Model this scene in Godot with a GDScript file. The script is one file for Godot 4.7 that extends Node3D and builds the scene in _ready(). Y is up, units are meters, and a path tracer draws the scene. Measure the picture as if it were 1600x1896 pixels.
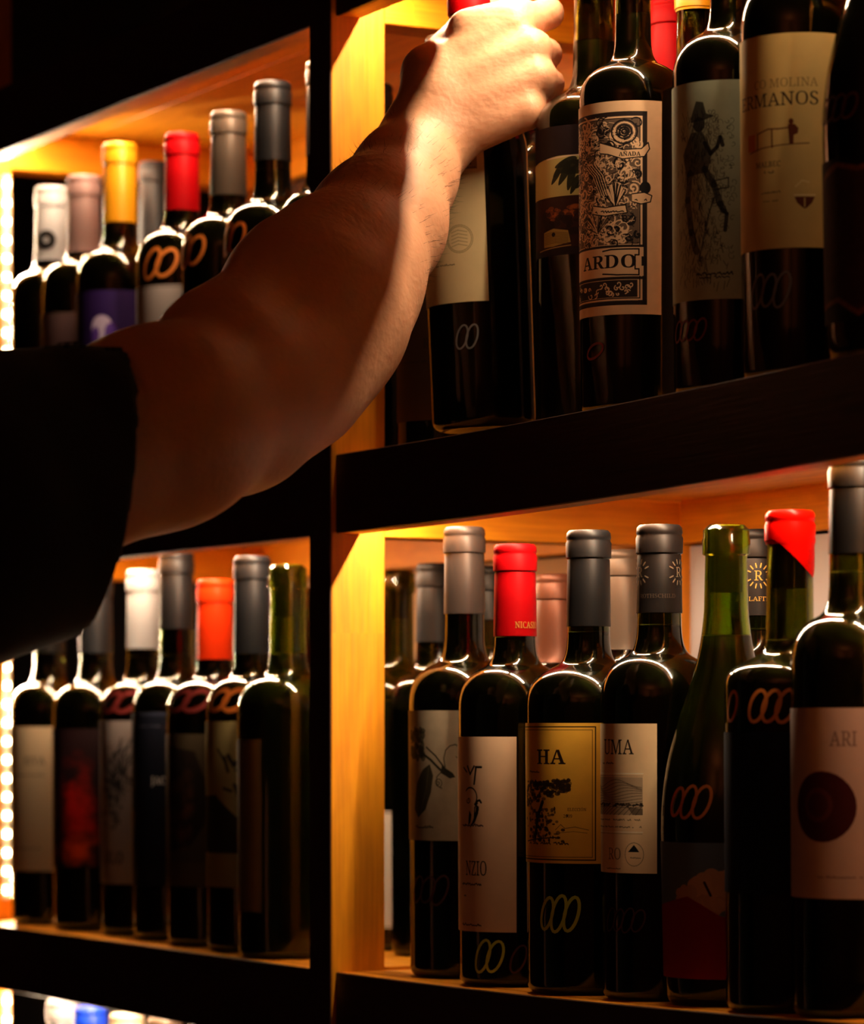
extends Node3D

# ---------------------------------------------------------------- shared state
var mats := {}
var names_used := {}
const SHELF := [0.369, 0.746, 1.123, 1.5, 1.877]      # tops of the shelf boards
const BEAM := 0.0575                                   # height of the front and back beams
const BAY_LEFT := -0.754
const POST_W := 0.034
const BAY_RIGHT := 0.72


func lift(x: float) -> float:                          # the right bay's old boards bow upwards to the right
	return 0.0265 * x * x if x > 0.0 else 0.0


# ---------------------------------------------------------------- naming
func numbered(called: String) -> String:
	var n: int = names_used.get(called, 0)
	names_used[called] = n + 1
	return called if n == 0 else "%s_%03d" % [called, n]


func tag(o: Node3D, label: String, category: String, group := "") -> void:
	o.set_meta("label", label)
	o.set_meta("category", category)
	if group != "":
		o.set_meta("group", group)


func thing(called: String, label: String, category: String, at := Vector3.ZERO, group := "") -> Node3D:
	var o := Node3D.new()
	o.name = numbered(called)
	add_child(o, true)
	o.position = at
	tag(o, label, category, group)
	return o


func part(called: String, mesh: Mesh, mat: Material, parent: Node3D) -> MeshInstance3D:
	var o := MeshInstance3D.new()
	o.name = called if parent != self else numbered(called)
	o.mesh = mesh
	o.material_override = mat
	o.cast_shadow = GeometryInstance3D.SHADOW_CASTING_SETTING_ON
	parent.add_child(o, true)
	return o


func structure(called: String, mesh: Mesh, mat: Material, label: String, category: String) -> MeshInstance3D:
	var o := part(called, mesh, mat, self)
	o.set_meta("kind", "structure")
	tag(o, label, category)
	return o


# ---------------------------------------------------------------- mesh helpers
func st_new() -> SurfaceTool:
	var st := SurfaceTool.new()
	st.begin(Mesh.PRIMITIVE_TRIANGLES)
	return st


func tri(st: SurfaceTool, a: Vector3, b: Vector3, c: Vector3, n: Vector3, ua: Vector2, ub: Vector2, uc: Vector2) -> void:
	if (b - a).cross(c - a).dot(n) > 0.0:
		var t := b
		b = c
		c = t
		var u := ub
		ub = uc
		uc = u
	st.set_normal(n); st.set_uv(ua); st.add_vertex(a)
	st.set_normal(n); st.set_uv(ub); st.add_vertex(b)
	st.set_normal(n); st.set_uv(uc); st.add_vertex(c)


func quad(st: SurfaceTool, a: Vector3, b: Vector3, c: Vector3, d: Vector3, n: Vector3, ua: Vector2, ub: Vector2, uc: Vector2, ud: Vector2) -> void:
	tri(st, a, b, c, n, ua, ub, uc)
	tri(st, a, c, d, n, ua, uc, ud)


# a chamfered bar between lo and hi; the grain (v) runs along the axis `along`; with segs > 1 a bar along x follows lift()
func bar(st: SurfaceTool, lo: Vector3, hi: Vector3, along := 0, cham := 0.0012, segs := 1, uvo := 0.0) -> void:
	var i1 := (along + 1) % 3
	var i2 := (along + 2) % 3
	var cs := [Vector2(lo[i1] + cham, lo[i2]), Vector2(hi[i1] - cham, lo[i2]), Vector2(hi[i1], lo[i2] + cham), Vector2(hi[i1], hi[i2] - cham),
		Vector2(hi[i1] - cham, hi[i2]), Vector2(lo[i1] + cham, hi[i2]), Vector2(lo[i1], hi[i2] - cham), Vector2(lo[i1], lo[i2] + cham)]
	var mid := Vector2((lo[i1] + hi[i1]) / 2, (lo[i2] + hi[i2]) / 2)
	var per := 0.0
	for k in 8:
		var p: Vector2 = cs[k]
		var q: Vector2 = cs[(k + 1) % 8]
		var e := q - p
		var n2 := Vector2(e.y, -e.x).normalized()
		if n2.dot((p + q) / 2 - mid) < 0:
			n2 = -n2
		var n := Vector3.ZERO
		n[i1] = n2.x
		n[i2] = n2.y
		for s in segs:
			var t0: float = lerp(lo[along], hi[along], float(s) / segs)
			var t1: float = lerp(lo[along], hi[along], float(s + 1) / segs)
			var v := [Vector3.ZERO, Vector3.ZERO, Vector3.ZERO, Vector3.ZERO]
			var who := [p, q, q, p]
			var ts := [t0, t0, t1, t1]
			for m in 4:
				v[m][along] = ts[m]
				v[m][i1] = who[m].x
				v[m][i2] = who[m].y
				if segs > 1 and along == 0:
					v[m].y += lift(ts[m])
			var u0 := (per + uvo) * 4.0
			var u1 := (per + e.length() + uvo) * 4.0
			quad(st, v[0], v[1], v[2], v[3], n, Vector2(u0, t0 * 2.0 + uvo), Vector2(u1, t0 * 2.0 + uvo), Vector2(u1, t1 * 2.0 + uvo), Vector2(u0, t1 * 2.0 + uvo))
		per += e.length()
	for end in 2:
		var t: float = lo[along] if end == 0 else hi[along]
		var n := Vector3.ZERO
		n[along] = -1.0 if end == 0 else 1.0
		for k in range(1, 7):
			var v := []
			for c in [cs[0], cs[k], cs[k + 1]]:
				var w := Vector3.ZERO
				w[along] = t
				w[i1] = c.x
				w[i2] = c.y
				if segs > 1 and along == 0:
					w.y += lift(t)
				v.append(w)
			tri(st, v[0], v[1], v[2], n, cs[0] * 4.0, cs[k] * 4.0, cs[k + 1] * 4.0)


func bar_mesh(lo: Vector3, hi: Vector3, along := 0, cham := 0.0012, segs := 1, uvo := 0.0) -> ArrayMesh:
	var st := st_new()
	bar(st, lo, hi, along, cham, segs, uvo)
	return st.commit()


# a lathed surface; the profile runs so that its outside lies to its right (dy, -dr)
func lathe(profile: PackedVector2Array, segs := 44) -> ArrayMesh:
	var rows := []
	var n := profile.size()
	var acc := 0.0
	for i in n:
		var na := Vector2.ZERO
		var nb := Vector2.ZERO
		if i > 0:
			var e := profile[i] - profile[i - 1]
			acc += e.length()
			na = Vector2(e.y, -e.x).normalized()
		if i < n - 1:
			var e2 := profile[i + 1] - profile[i]
			nb = Vector2(e2.y, -e2.x).normalized()
		if i == 0:
			rows.append([profile[i], nb, acc])
		elif i == n - 1:
			rows.append([profile[i], na, acc])
		elif na.dot(nb) < 0.75:
			rows.append([profile[i], na, acc])
			rows.append([profile[i], nb, acc])
		else:
			rows.append([profile[i], (na + nb).normalized(), acc])
	var vs := PackedVector3Array()
	var ns := PackedVector3Array()
	var us := PackedVector2Array()
	var idx := PackedInt32Array()
	for r in rows:
		for j in segs + 1:
			var a := TAU * j / segs
			var p: Vector2 = r[0]
			var q: Vector2 = r[1]
			vs.append(Vector3(sin(a) * p.x, p.y, cos(a) * p.x))
			ns.append(Vector3(sin(a) * q.x, q.y, cos(a) * q.x))
			us.append(Vector2(float(j) / segs, r[2] * 5.0))
	for i in rows.size() - 1:
		if rows[i][0] == rows[i + 1][0]:
			continue
		for j in segs:
			var a := i * (segs + 1) + j
			var b := a + 1
			var c := a + segs + 1
			var d := c + 1
			idx.append_array([a, c, d, a, d, b])
	var arr := []
	arr.resize(Mesh.ARRAY_MAX)
	arr[Mesh.ARRAY_VERTEX] = vs
	arr[Mesh.ARRAY_NORMAL] = ns
	arr[Mesh.ARRAY_TEX_UV] = us
	arr[Mesh.ARRAY_INDEX] = idx
	var m := ArrayMesh.new()
	m.add_surface_from_arrays(Mesh.PRIMITIVE_TRIANGLES, arr)
	return m


func radius_at(profile: PackedVector2Array, y: float) -> float:   # outer radius at a height
	for i in profile.size() - 1:
		var a := profile[i]
		var b := profile[i + 1]
		if b.y > a.y and y >= a.y and y <= b.y:
			return lerp(a.x, b.x, (y - a.y) / (b.y - a.y))
	return 0.0


# a paper label wrapped round a bottle: azimuths in degrees from +z towards +x
func wrap_patch(profile: PackedVector2Array, a0: float, a1: float, y0: float, y1: float, proud := 0.00035, rows := 12, cols := 40) -> ArrayMesh:
	var st := st_new()
	for side in 2:                                     # face and the thin paper edge behind it
		var off := proud if side == 0 else 0.0
		for i in rows:
			for j in cols:
				var v := []
				var u := []
				var nn := []
				for c in [[0, 0], [1, 0], [1, 1], [0, 1]]:
					var fu := float(j + c[0]) / cols
					var fv := float(i + c[1]) / rows
					var a: float = deg_to_rad(lerp(a0, a1, fu))
					var y: float = lerp(y1, y0, fv)
					var r := radius_at(profile, y) + off
					v.append(Vector3(sin(a) * r, y, cos(a) * r))
					u.append(Vector2(fu, fv))
					nn.append(Vector3(sin(a), 0, cos(a)) * (1.0 if side == 0 else -1.0))
				var order := [0, 1, 2, 0, 2, 3] if side == 0 else [0, 2, 1, 0, 3, 2]
				for k in order:
					st.set_normal(nn[k]); st.set_uv(u[k]); st.add_vertex(v[k])
	st.index()
	return st.commit()


# a pen line drawn on a bottle: points (azimuth degrees, height)
func ribbon(st: SurfaceTool, profile: PackedVector2Array, pts: PackedVector2Array, width: float, proud := 0.0005) -> void:
	var n := pts.size()
	var left := []
	var right := []
	var norm := []
	for i in n:
		var a0: Vector2 = pts[max(i - 1, 0)]
		var a1: Vector2 = pts[min(i + 1, n - 1)]
		var r := radius_at(profile, pts[i].y)
		var d := Vector2(deg_to_rad(a1.x - a0.x) * r, a1.y - a0.y).normalized()
		var q := Vector2(-d.y, d.x) * width * (0.4 if i == 0 or i == n - 1 else 0.5)
		for s in [1.0, -1.0]:
			var az: float = deg_to_rad(pts[i].x) + s * q.x / max(r, 0.001)
			var y: float = pts[i].y + s * q.y
			var rr := radius_at(profile, y) + proud
			(left if s > 0 else right).append(Vector3(sin(az) * rr, y, cos(az) * rr))
		norm.append(Vector3(sin(deg_to_rad(pts[i].x)), 0, cos(deg_to_rad(pts[i].x))))
	for i in n - 1:
		quad(st, left[i], left[i + 1], right[i + 1], right[i], norm[i], Vector2.ZERO, Vector2.ZERO, Vector2.ZERO, Vector2.ZERO)


# hand-drawn row of price loops
func loops(az: float, span: float, h: float, tall: float, count: int, slant := 0.25, seedn := 1) -> Array:
	var rng := RandomNumberGenerator.new()
	rng.seed = seedn
	var lines := []
	var step := span / count
	for k in count:
		var pts := PackedVector2Array()
		var cx := az - span / 2 + step * (k + 0.5)
		var ht := tall * rng.randf_range(0.88, 1.06)
		var wd := step * rng.randf_range(0.5, 0.6)
		for i in 23:
			var t := TAU * i / 20.0 + 1.9
			var y := sin(t) * ht * 0.5
			pts.append(Vector2(cx + cos(t) * wd + y / tall * slant * step * 2.0, h + y))
		lines.append(pts)
	return lines


# lettering bent round a bottle or a capsule
func text_faces(s: String, bold := false) -> Array:    # triangles of the glyphs with a height of about 1, and their width
	var tm := TextMesh.new()
	var f := SystemFont.new()
	f.font_names = PackedStringArray(["Droid Serif"])
	f.font_weight = 700 if bold else 400
	tm.font = f
	tm.text = s
	tm.font_size = 64
	tm.depth = 0.0
	tm.pixel_size = 0.01
	tm.curve_step = 1.0
	var arr := tm.get_mesh_arrays()
	var v: PackedVector3Array = arr[Mesh.ARRAY_VERTEX]
	var ix = arr[Mesh.ARRAY_INDEX]
	var lo := Vector2(1e9, 1e9)
	var hi := Vector2(-1e9, -1e9)
	for p in v:
		lo = lo.min(Vector2(p.x, p.y))
		hi = hi.max(Vector2(p.x, p.y))
	var k: float = 1.0 / maxf(hi.y - lo.y, 1e-6)
	var out := PackedVector2Array()
	if ix != null and ix.size() > 0:
		for i in ix:
			out.append((Vector2(v[i].x, v[i].y) - lo) * k)
	else:
		for p in v:
			out.append((Vector2(p.x, p.y) - lo) * k)
	return [out, (hi.x - lo.x) * k]


func text_on(profile: PackedVector2Array, s: String, az_right: float, base: float, tall: float, squeeze := 1.0, proud := 0.0004) -> ArrayMesh:
	var tf := text_faces(s)
	var pts: PackedVector2Array = tf[0]
	var w: float = tf[1]
	var st := st_new()
	for i in range(0, pts.size() - 2, 3):
		var v := []
		var n := Vector3.ZERO
		for k in 3:
			var p: Vector2 = pts[i + k]
			var y := base + p.y * tall
			var r := radius_at(profile, y) + proud
			var a: float = deg_to_rad(az_right) - (w - p.x) * tall * squeeze / maxf(r, 0.001)
			v.append(Vector3(sin(a) * r, y, cos(a) * r))
			n += Vector3(sin(a), 0, cos(a))
		tri(st, v[0], v[1], v[2], n.normalized(), Vector2.ZERO, Vector2.ZERO, Vector2.ZERO)
	return st.commit()


# ---------------------------------------------------------------- painting flat print; x in mm from the right edge, y in mm from the top
class Pad:
	var im: Image
	var s: float
	var w: float
	var h: float
	var pw: int
	var ph: int
	var host

	func _init(host_, wmm: float, hmm: float, scale: float, bg: Color) -> void:
		host = host_
		s = scale
		w = wmm
		h = hmm
		pw = int(wmm * s)
		ph = int(hmm * s)
		im = Image.create_empty(pw, ph, false, Image.FORMAT_RGB8)
		im.fill(bg)

	func put(x: int, y: int, c: Color, a: float) -> void:
		if a > 0.004 and x >= 0 and y >= 0 and x < pw and y < ph:
			im.set_pixel(x, y, im.get_pixel(x, y).lerp(c, minf(a, 1.0)))

	func rect(x1: float, y0: float, x0: float, y1: float, c: Color, a := 1.0) -> void:
		poly(PackedVector2Array([Vector2(x1, y0), Vector2(x0, y0), Vector2(x0, y1), Vector2(x1, y1)]), c, a)

	func frame(x1: float, y0: float, x0: float, y1: float, t: float, c: Color, a := 1.0) -> void:
		rect(x1, y0, x0, y0 + t, c, a)
		rect(x1, y1 - t, x0, y1, c, a)
		rect(x1, y0, x1 - t, y1, c, a)
		rect(x0 + t, y0, x0, y1, c, a)

	func ell(cx: float, cy: float, rx: float, ry: float, c: Color, a := 1.0) -> void:
		var p := PackedVector2Array()
		for i in 28:
			p.append(Vector2(cx + cos(TAU * i / 28) * rx, cy + sin(TAU * i / 28) * ry))
		poly(p, c, a)

	func poly(pts: PackedVector2Array, c: Color, a := 1.0) -> void:
		var q := PackedVector2Array()
		for p in pts:
			q.append(Vector2((w - p.x) * s, p.y * s))
		var tris := PackedVector2Array()
		var ix := Geometry2D.triangulate_polygon(q)
		if ix.is_empty():
			return
		for i in ix:
			tris.append(q[i])
		fill_tris(tris, c, a)

	func fill_tris(t: PackedVector2Array, c: Color, a: float) -> void:
		var lo := Vector2(1e9, 1e9)
		var hi := Vector2(-1e9, -1e9)
		for p in t:
			lo = lo.min(p)
			hi = hi.max(p)
		var x0 := clampi(int(floor(lo.x)), 0, pw)
		var y0 := clampi(int(floor(lo.y)), 0, ph)
		var x1 := clampi(int(ceil(hi.x)) + 1, 0, pw)
		var y1 := clampi(int(ceil(hi.y)) + 1, 0, ph)
		var bw := x1 - x0
		var bh := y1 - y0
		if bw <= 0 or bh <= 0:
			return
		var cov := PackedFloat32Array()
		cov.resize(bw * bh)
		for i in range(0, t.size() - 2, 3):
			var p0 := t[i]
			var p1 := t[i + 1]
			var p2 := t[i + 2]
			var ya := clampi(int(floor(minf(p0.y, minf(p1.y, p2.y)) * 3.0)), y0 * 3, y1 * 3)
			var yb := clampi(int(ceil(maxf(p0.y, maxf(p1.y, p2.y)) * 3.0)), y0 * 3, y1 * 3)
			for sy in range(ya, yb):
				var y := (sy + 0.5) / 3.0
				var xl := 1e9
				var xr := -1e9
				for e in 3:
					var u: Vector2 = p0 if e == 0 else (p1 if e == 1 else p2)
					var v: Vector2 = p1 if e == 0 else (p2 if e == 1 else p0)
					if (u.y <= y) != (v.y <= y):
						var x := u.x + (v.x - u.x) * (y - u.y) / (v.y - u.y)
						xl = minf(xl, x)
						xr = maxf(xr, x)
				if xr <= xl:
					continue
				xl = maxf(xl, x0)
				xr = minf(xr, x1)
				var row := (sy / 3 - y0) * bw
				for x in range(int(floor(xl)), int(ceil(xr))):
					if x >= x0 and x < x1:
						cov[row + x - x0] += (minf(xr, x + 1.0) - maxf(xl, x)) / 3.0
		for y in bh:
			for x in bw:
				var k := cov[y * bw + x]
				if k > 0.004:
					put(x0 + x, y0 + y, c, minf(k, 1.0) * a)

	func stroke(pts: PackedVector2Array, width: float, c: Color, a := 1.0) -> void:
		var r := width * 0.5 * s
		for i in pts.size() - 1:
			var p := Vector2((w - pts[i].x) * s, pts[i].y * s)
			var q := Vector2((w - pts[i + 1].x) * s, pts[i + 1].y * s)
			var lo := p.min(q) - Vector2(r + 1, r + 1)
			var hi := p.max(q) + Vector2(r + 1, r + 1)
			var d := q - p
			var l2 := maxf(d.length_squared(), 1e-9)
			for y in range(maxi(int(lo.y), 0), mini(int(hi.y) + 1, ph)):
				for x in range(maxi(int(lo.x), 0), mini(int(hi.x) + 1, pw)):
					var v := Vector2(x + 0.5, y + 0.5) - p
					var t := clampf(v.dot(d) / l2, 0.0, 1.0)
					put(x, y, c, clampf(r + 0.5 - (v - d * t).length(), 0.0, 1.0) * a)

	func curl(cx: float, cy: float, r: float, turns: float, start: float, width: float, c: Color, a := 1.0) -> void:
		var p := PackedVector2Array()
		for i in 19:
			var t := i / 18.0
			p.append(Vector2(cx + cos(start + turns * TAU * t) * r * (1.0 - 0.85 * t), cy + sin(start + turns * TAU * t) * r * (1.0 - 0.85 * t)))
		stroke(p, width, c, a)

	func text(t: String, xr: float, base: float, tall: float, c: Color, bold := false, squeeze := 1.0, a := 1.0) -> void:
		var tf: Array = host.text_faces(t, bold)
		var src: PackedVector2Array = tf[0]
		var tw: float = tf[1]
		var out := PackedVector2Array()
		for p in src:
			out.append(Vector2((w - xr - (tw - p.x) * tall * squeeze) * s, (base - p.y * tall) * s))
		fill_tris(out, c, a)

	func squiggle(x1: float, x0: float, y: float, tall: float, c: Color, a: float, seedn: int) -> void:   # print too small to read
		var rng := RandomNumberGenerator.new()
		rng.seed = seedn
		var x := x1
		while x > x0:
			var l := rng.randf_range(0.5, 1.3) * tall
			if rng.randf() < 0.86:
				stroke(PackedVector2Array([Vector2(x, y + rng.randf_range(-0.4, 0.1) * tall), Vector2(x - l * 0.5, y - tall * rng.randf_range(0.0, 0.6)), Vector2(x - l * 0.8, y)]), tall * 0.3, c, a)
			x -= l

	func mottle(amount: float, freq: float, seedn: int) -> void:
		var n := FastNoiseLite.new()
		n.seed = seedn
		n.frequency = freq
		for y in ph:
			for x in pw:
				var k := 1.0 + n.get_noise_2d(x, y) * amount
				var c := im.get_pixel(x, y)
				im.set_pixel(x, y, Color(c.r * k, c.g * k, c.b * k))

	func tex() -> ImageTexture:
		return ImageTexture.create_from_image(im)


# ---------------------------------------------------------------- materials
func plain(key: String, c: Color, rough := 0.5, metal := 0.0) -> StandardMaterial3D:
	if not mats.has(key):
		var m := StandardMaterial3D.new()
		m.resource_name = key
		m.albedo_color = c
		m.roughness = rough
		m.metallic = metal
		mats[key] = m
	return mats[key]


func glass(key: String, c: Color) -> StandardMaterial3D:
	if not mats.has(key):
		var m := StandardMaterial3D.new()
		m.resource_name = key
		m.transparency = BaseMaterial3D.TRANSPARENCY_ALPHA
		m.albedo_color = Color(c.r, c.g, c.b, 0.0)
		m.roughness = 0.09
		m.refraction_enabled = true
		m.refraction_scale = 0.05
		mats[key] = m
	return mats[key]


func paper(t: Texture2D, rough := 0.62) -> StandardMaterial3D:
	var m := StandardMaterial3D.new()
	m.albedo_texture = t
	m.roughness = rough
	m.metallic_specular = 0.3
	m.texture_repeat = false
	return m


func wood_material(key: String, a: Color, b: Color, rough: float, seedn: int) -> void:
	var im := Image.create_empty(384, 768, false, Image.FORMAT_RGB8)
	var bump := Image.create_empty(384, 768, false, Image.FORMAT_RGB8)
	var n1 := FastNoiseLite.new()
	n1.seed = seedn
	n1.frequency = 0.012
	var n2 := FastNoiseLite.new()
	n2.seed = seedn + 5
	n2.frequency = 0.09
	for y in 768:
		for x in 384:
			var wob := n1.get_noise_2d(x * 0.6, y * 0.35) * 30.0
			var ring := 0.5 + 0.5 * sin((x + wob) * 0.21 + n1.get_noise_2d(x * 0.3 + 900, y * 0.2) * 6.0)
			var fib := n2.get_noise_2d(x * 2.2, y * 0.07)
			var k := clampf(0.35 * ring + 0.3 + fib * 0.55 + n1.get_noise_2d(x + 300, y * 0.5) * 0.35, 0.0, 1.0)
			im.set_pixel(x, y, a.lerp(b, k))
			var g := clampf(0.5 + fib * 0.5, 0.0, 1.0)
			bump.set_pixel(x, y, Color(g, g, g))
	var m := plain(key, Color.WHITE, rough)
	m.albedo_texture = ImageTexture.create_from_image(im)
	m.heightmap_enabled = true
	m.heightmap_texture = ImageTexture.create_from_image(bump)
	m.heightmap_scale = 0.03


func led_material() -> StandardMaterial3D:
	if not mats.has("led"):
		var m := plain("led", Color(1, 0.95, 0.85), 0.4)
		m.emission_enabled = true
		m.emission = Color(1.0, 0.86, 0.62)
		m.emission_energy_multiplier = 60.0
	return mats["led"]


# ---------------------------------------------------------------- bodies: tapered capsules joined by a smooth minimum, meshed as surface nets
# bones: [a, b, radius a, radius b, blend]; cuts: [point, normal] keep the side behind; holes: bones taken away
func blob(st: SurfaceTool, bones: Array, cell: float, cuts := [], holes := [], ripple := 0.0) -> void:
	var lo := Vector3(1e9, 1e9, 1e9)
	var hi := -lo
	for b in bones:
		for k in 2:
			var r: float = b[2 + k] + cell * 3
			lo = lo.min(b[k] - Vector3(r, r, r))
			hi = hi.max(b[k] + Vector3(r, r, r))
	var nx := int((hi.x - lo.x) / cell) + 2
	var ny := int((hi.y - lo.y) / cell) + 2
	var nz := int((hi.z - lo.z) / cell) + 2
	var f := PackedFloat32Array()
	f.resize(nx * ny * nz)
	f.fill(1.0)
	for b in bones:
		bone_into(f, b, lo, cell, nx, ny, nz, false, ripple)
	for b in holes:
		bone_into(f, b, lo, cell, nx, ny, nz, true, 0.0)
	for c in cuts:
		var pc: Vector3 = c[0]
		var nc: Vector3 = c[1]
		for z in nz:
			for y in ny:
				var base := (z * ny + y) * nx
				for x in nx:
					if f[base + x] < 0.05:
						var d := (lo + Vector3(x, y, z) * cell - pc).dot(nc)
						if d > f[base + x]:
							f[base + x] = d
	var ids := {}
	var vs := PackedVector3Array()
	var ns := PackedVector3Array()
	var sx := 1
	var sy := nx
	var sz := nx * ny
	var corner := [0, sx, sy, sx + sy, sz, sx + sz, sy + sz, sx + sy + sz]
	var edges := [[0, 1], [2, 3], [4, 5], [6, 7], [0, 2], [1, 3], [4, 6], [5, 7], [0, 4], [1, 5], [2, 6], [3, 7]]
	for z in nz - 1:
		for y in ny - 1:
			var base := (z * ny + y) * nx
			for x in nx - 1:
				var i := base + x
				var f0 := f[i]
				if absf(f0) > cell * 2.0:
					continue
				var inside := 0
				for k in 8:
					if f[i + corner[k]] < 0.0:
						inside += 1
				if inside == 0 or inside == 8:
					continue
				var p := Vector3.ZERO
				var cnt := 0
				for e in edges:
					var fa := f[i + corner[e[0]]]
					var fb := f[i + corner[e[1]]]
					if (fa < 0.0) != (fb < 0.0):
						var t := fa / (fa - fb)
						var pa := Vector3(e[0] & 1, (e[0] >> 1) & 1, e[0] >> 2)
						var pb := Vector3(e[1] & 1, (e[1] >> 1) & 1, e[1] >> 2)
						p += pa.lerp(pb, t)
						cnt += 1
				p /= cnt
				var g := Vector3(
					(f[i + 1] - f0) * (1 - p.y) + (f[i + sx + sy] - f[i + sy]) * p.y + (f[i + sx + sz] - f[i + sz]),
					(f[i + sy] - f0) * (1 - p.x) + (f[i + sx + sy] - f[i + sx]) * p.x + (f[i + sy + sz] - f[i + sz]),
					(f[i + sz] - f0) * (1 - p.x) + (f[i + sx + sz] - f[i + sx]) * p.x + (f[i + sy + sz] - f[i + sy]))
				ids[i] = vs.size()
				vs.append(lo + (Vector3(x, y, z) + p) * cell)
				ns.append(g.normalized() if g.length_squared() > 1e-14 else Vector3.UP)
	# smooth the normals once over neighbours, then emit
	for i in ids:
		var f0 := f[i]
		for ax in 3:
			var step: int = [sx, sy, sz][ax]
			var o1: int = [sy, sz, sx][ax]
			var o2: int = [sz, sx, sy][ax]
			var f1 := f[i + step]
			if (f0 < 0.0) == (f1 < 0.0):
				continue
			if not (ids.has(i - o1) and ids.has(i - o2) and ids.has(i - o1 - o2)):
				continue
			var q := [ids[i], ids[i - o1], ids[i - o1 - o2], ids[i - o2]]
			for t in [[0, 1, 2], [0, 2, 3]]:
				var a: int = q[t[0]]
				var b: int = q[t[1]]
				var c: int = q[t[2]]
				if (vs[b] - vs[a]).cross(vs[c] - vs[a]).dot(ns[a] + ns[b] + ns[c]) > 0.0:
					var w := b
					b = c
					c = w
				for k in [a, b, c]:
					st.set_normal(ns[k])
					st.set_uv(Vector2(vs[k].x, vs[k].y) * 8.0)
					st.add_vertex(vs[k])


func bone_into(f: PackedFloat32Array, b: Array, lo: Vector3, cell: float, nx: int, ny: int, nz: int, hole: bool, ripple: float) -> void:
	var a: Vector3 = b[0]
	var ba: Vector3 = b[1] - a
	var ra: float = b[2]
	var rb: float = b[3]
	var k: float = b[4]
	var m := maxf(ra, rb) + k + cell * 3
	var mn := (a.min(b[1]) - Vector3(m, m, m) - lo) / cell
	var mx := (a.max(b[1]) + Vector3(m, m, m) - lo) / cell
	var l2 := maxf(ba.length_squared(), 1e-9)
	for z in range(maxi(int(mn.z), 0), mini(int(mx.z) + 1, nz)):
		for y in range(maxi(int(mn.y), 0), mini(int(mx.y) + 1, ny)):
			var base := (z * ny + y) * nx
			for x in range(maxi(int(mn.x), 0), mini(int(mx.x) + 1, nx)):
				var p := Vector3(lo.x + x * cell - a.x, lo.y + y * cell - a.y, lo.z + z * cell - a.z)
				var t := clampf(p.dot(ba) / l2, 0.0, 1.0)
				var d := (p - ba * t).length() - (ra + (rb - ra) * t)
				if ripple > 0.0:
					d += ripple * sin(t * 17.0 + p.x * 40.0) * sin(p.y * 35.0 + t * 4.0)
				var o := f[base + x]
				if hole:
					if -d > o:
						f[base + x] = -d
				elif d < o - k:
					f[base + x] = d
				elif d < o + k:
					var h := 0.5 + 0.5 * (o - d) / k
					f[base + x] = lerpf(o, d, h) - k * h * (1.0 - h)


# ---------------------------------------------------------------- bottles
const INK := Color(0.10, 0.08, 0.07)

func bordeaux(H: float, R: float, hs: float, hn: float, rn: float, taper := 0.0, bare := false) -> PackedVector2Array:
	var p := PackedVector2Array()
	var Rb := R - taper
	p.append(Vector2(0.0, 0.006))                       # punt
	p.append(Vector2(Rb - 0.016, 0.003))
	p.append(Vector2(Rb - 0.008, 0.0))
	for i in range(1, 6):
		var a := PI / 2 * i / 5.0
		p.append(Vector2(Rb - 0.007 + sin(a) * 0.007, 0.007 - cos(a) * 0.007))
	for i in range(1, 9):
		p.append(Vector2(lerp(Rb, R, i / 8.0), lerp(0.007, hs, i / 8.0)))
	var D := hn - hs
	var J := Vector2(rn + 0.0072, hs + 0.66 * D)        # where the round shoulder meets the fillet of the neck
	var T := Vector2(-0.90, 0.42)
	cubic(p, Vector2(R, hs), Vector2(R, hs + 0.40 * D), J - T * (R - J.x) * 0.62, J, 20)
	cubic(p, J, J + T * 0.0062, Vector2(rn + 0.0001, hn - 0.10 * D), Vector2(rn, hn + 0.006), 11)
	finish_of(p, H, rn, bare)
	return p


func cubic(p: PackedVector2Array, a: Vector2, b: Vector2, c: Vector2, d: Vector2, n: int) -> void:
	for i in range(1, n + 1):
		var t := float(i) / n
		p.append(a * pow(1 - t, 3) + b * 3 * t * (1 - t) * (1 - t) + c * 3 * t * t * (1 - t) + d * t * t * t)


func burgundy(H: float, R: float, hs: float, hn: float, rn: float, bare := false) -> PackedVector2Array:
	var p := PackedVector2Array()
	p.append(Vector2(0.0, 0.006))
	p.append(Vector2(R - 0.016, 0.003))
	p.append(Vector2(R - 0.009, 0.0))
	for i in range(1, 7):
		var a := PI / 2 * i / 6.0
		p.append(Vector2(R - 0.009 + sin(a) * 0.007, 0.014 - cos(a) * 0.014))
	for i in range(1, 7):
		p.append(Vector2(lerp(R - 0.002, R, i / 6.0), lerp(0.014, hs, i / 6.0)))
	var P0 := Vector2(R, hs)
	var P1 := Vector2(R, hs + 0.5 * (hn - hs))
	var P2 := Vector2(rn + 0.004, hn - 0.42 * (hn - hs))
	var P3 := Vector2(rn, hn)
	for i in range(1, 25):
		var t := i / 24.0
		p.append(P0 * pow(1 - t, 3) + P1 * 3 * t * (1 - t) * (1 - t) + P2 * 3 * t * t * (1 - t) + P3 * t * t * t)
	finish_of(p, H, rn, bare)
	return p


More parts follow.
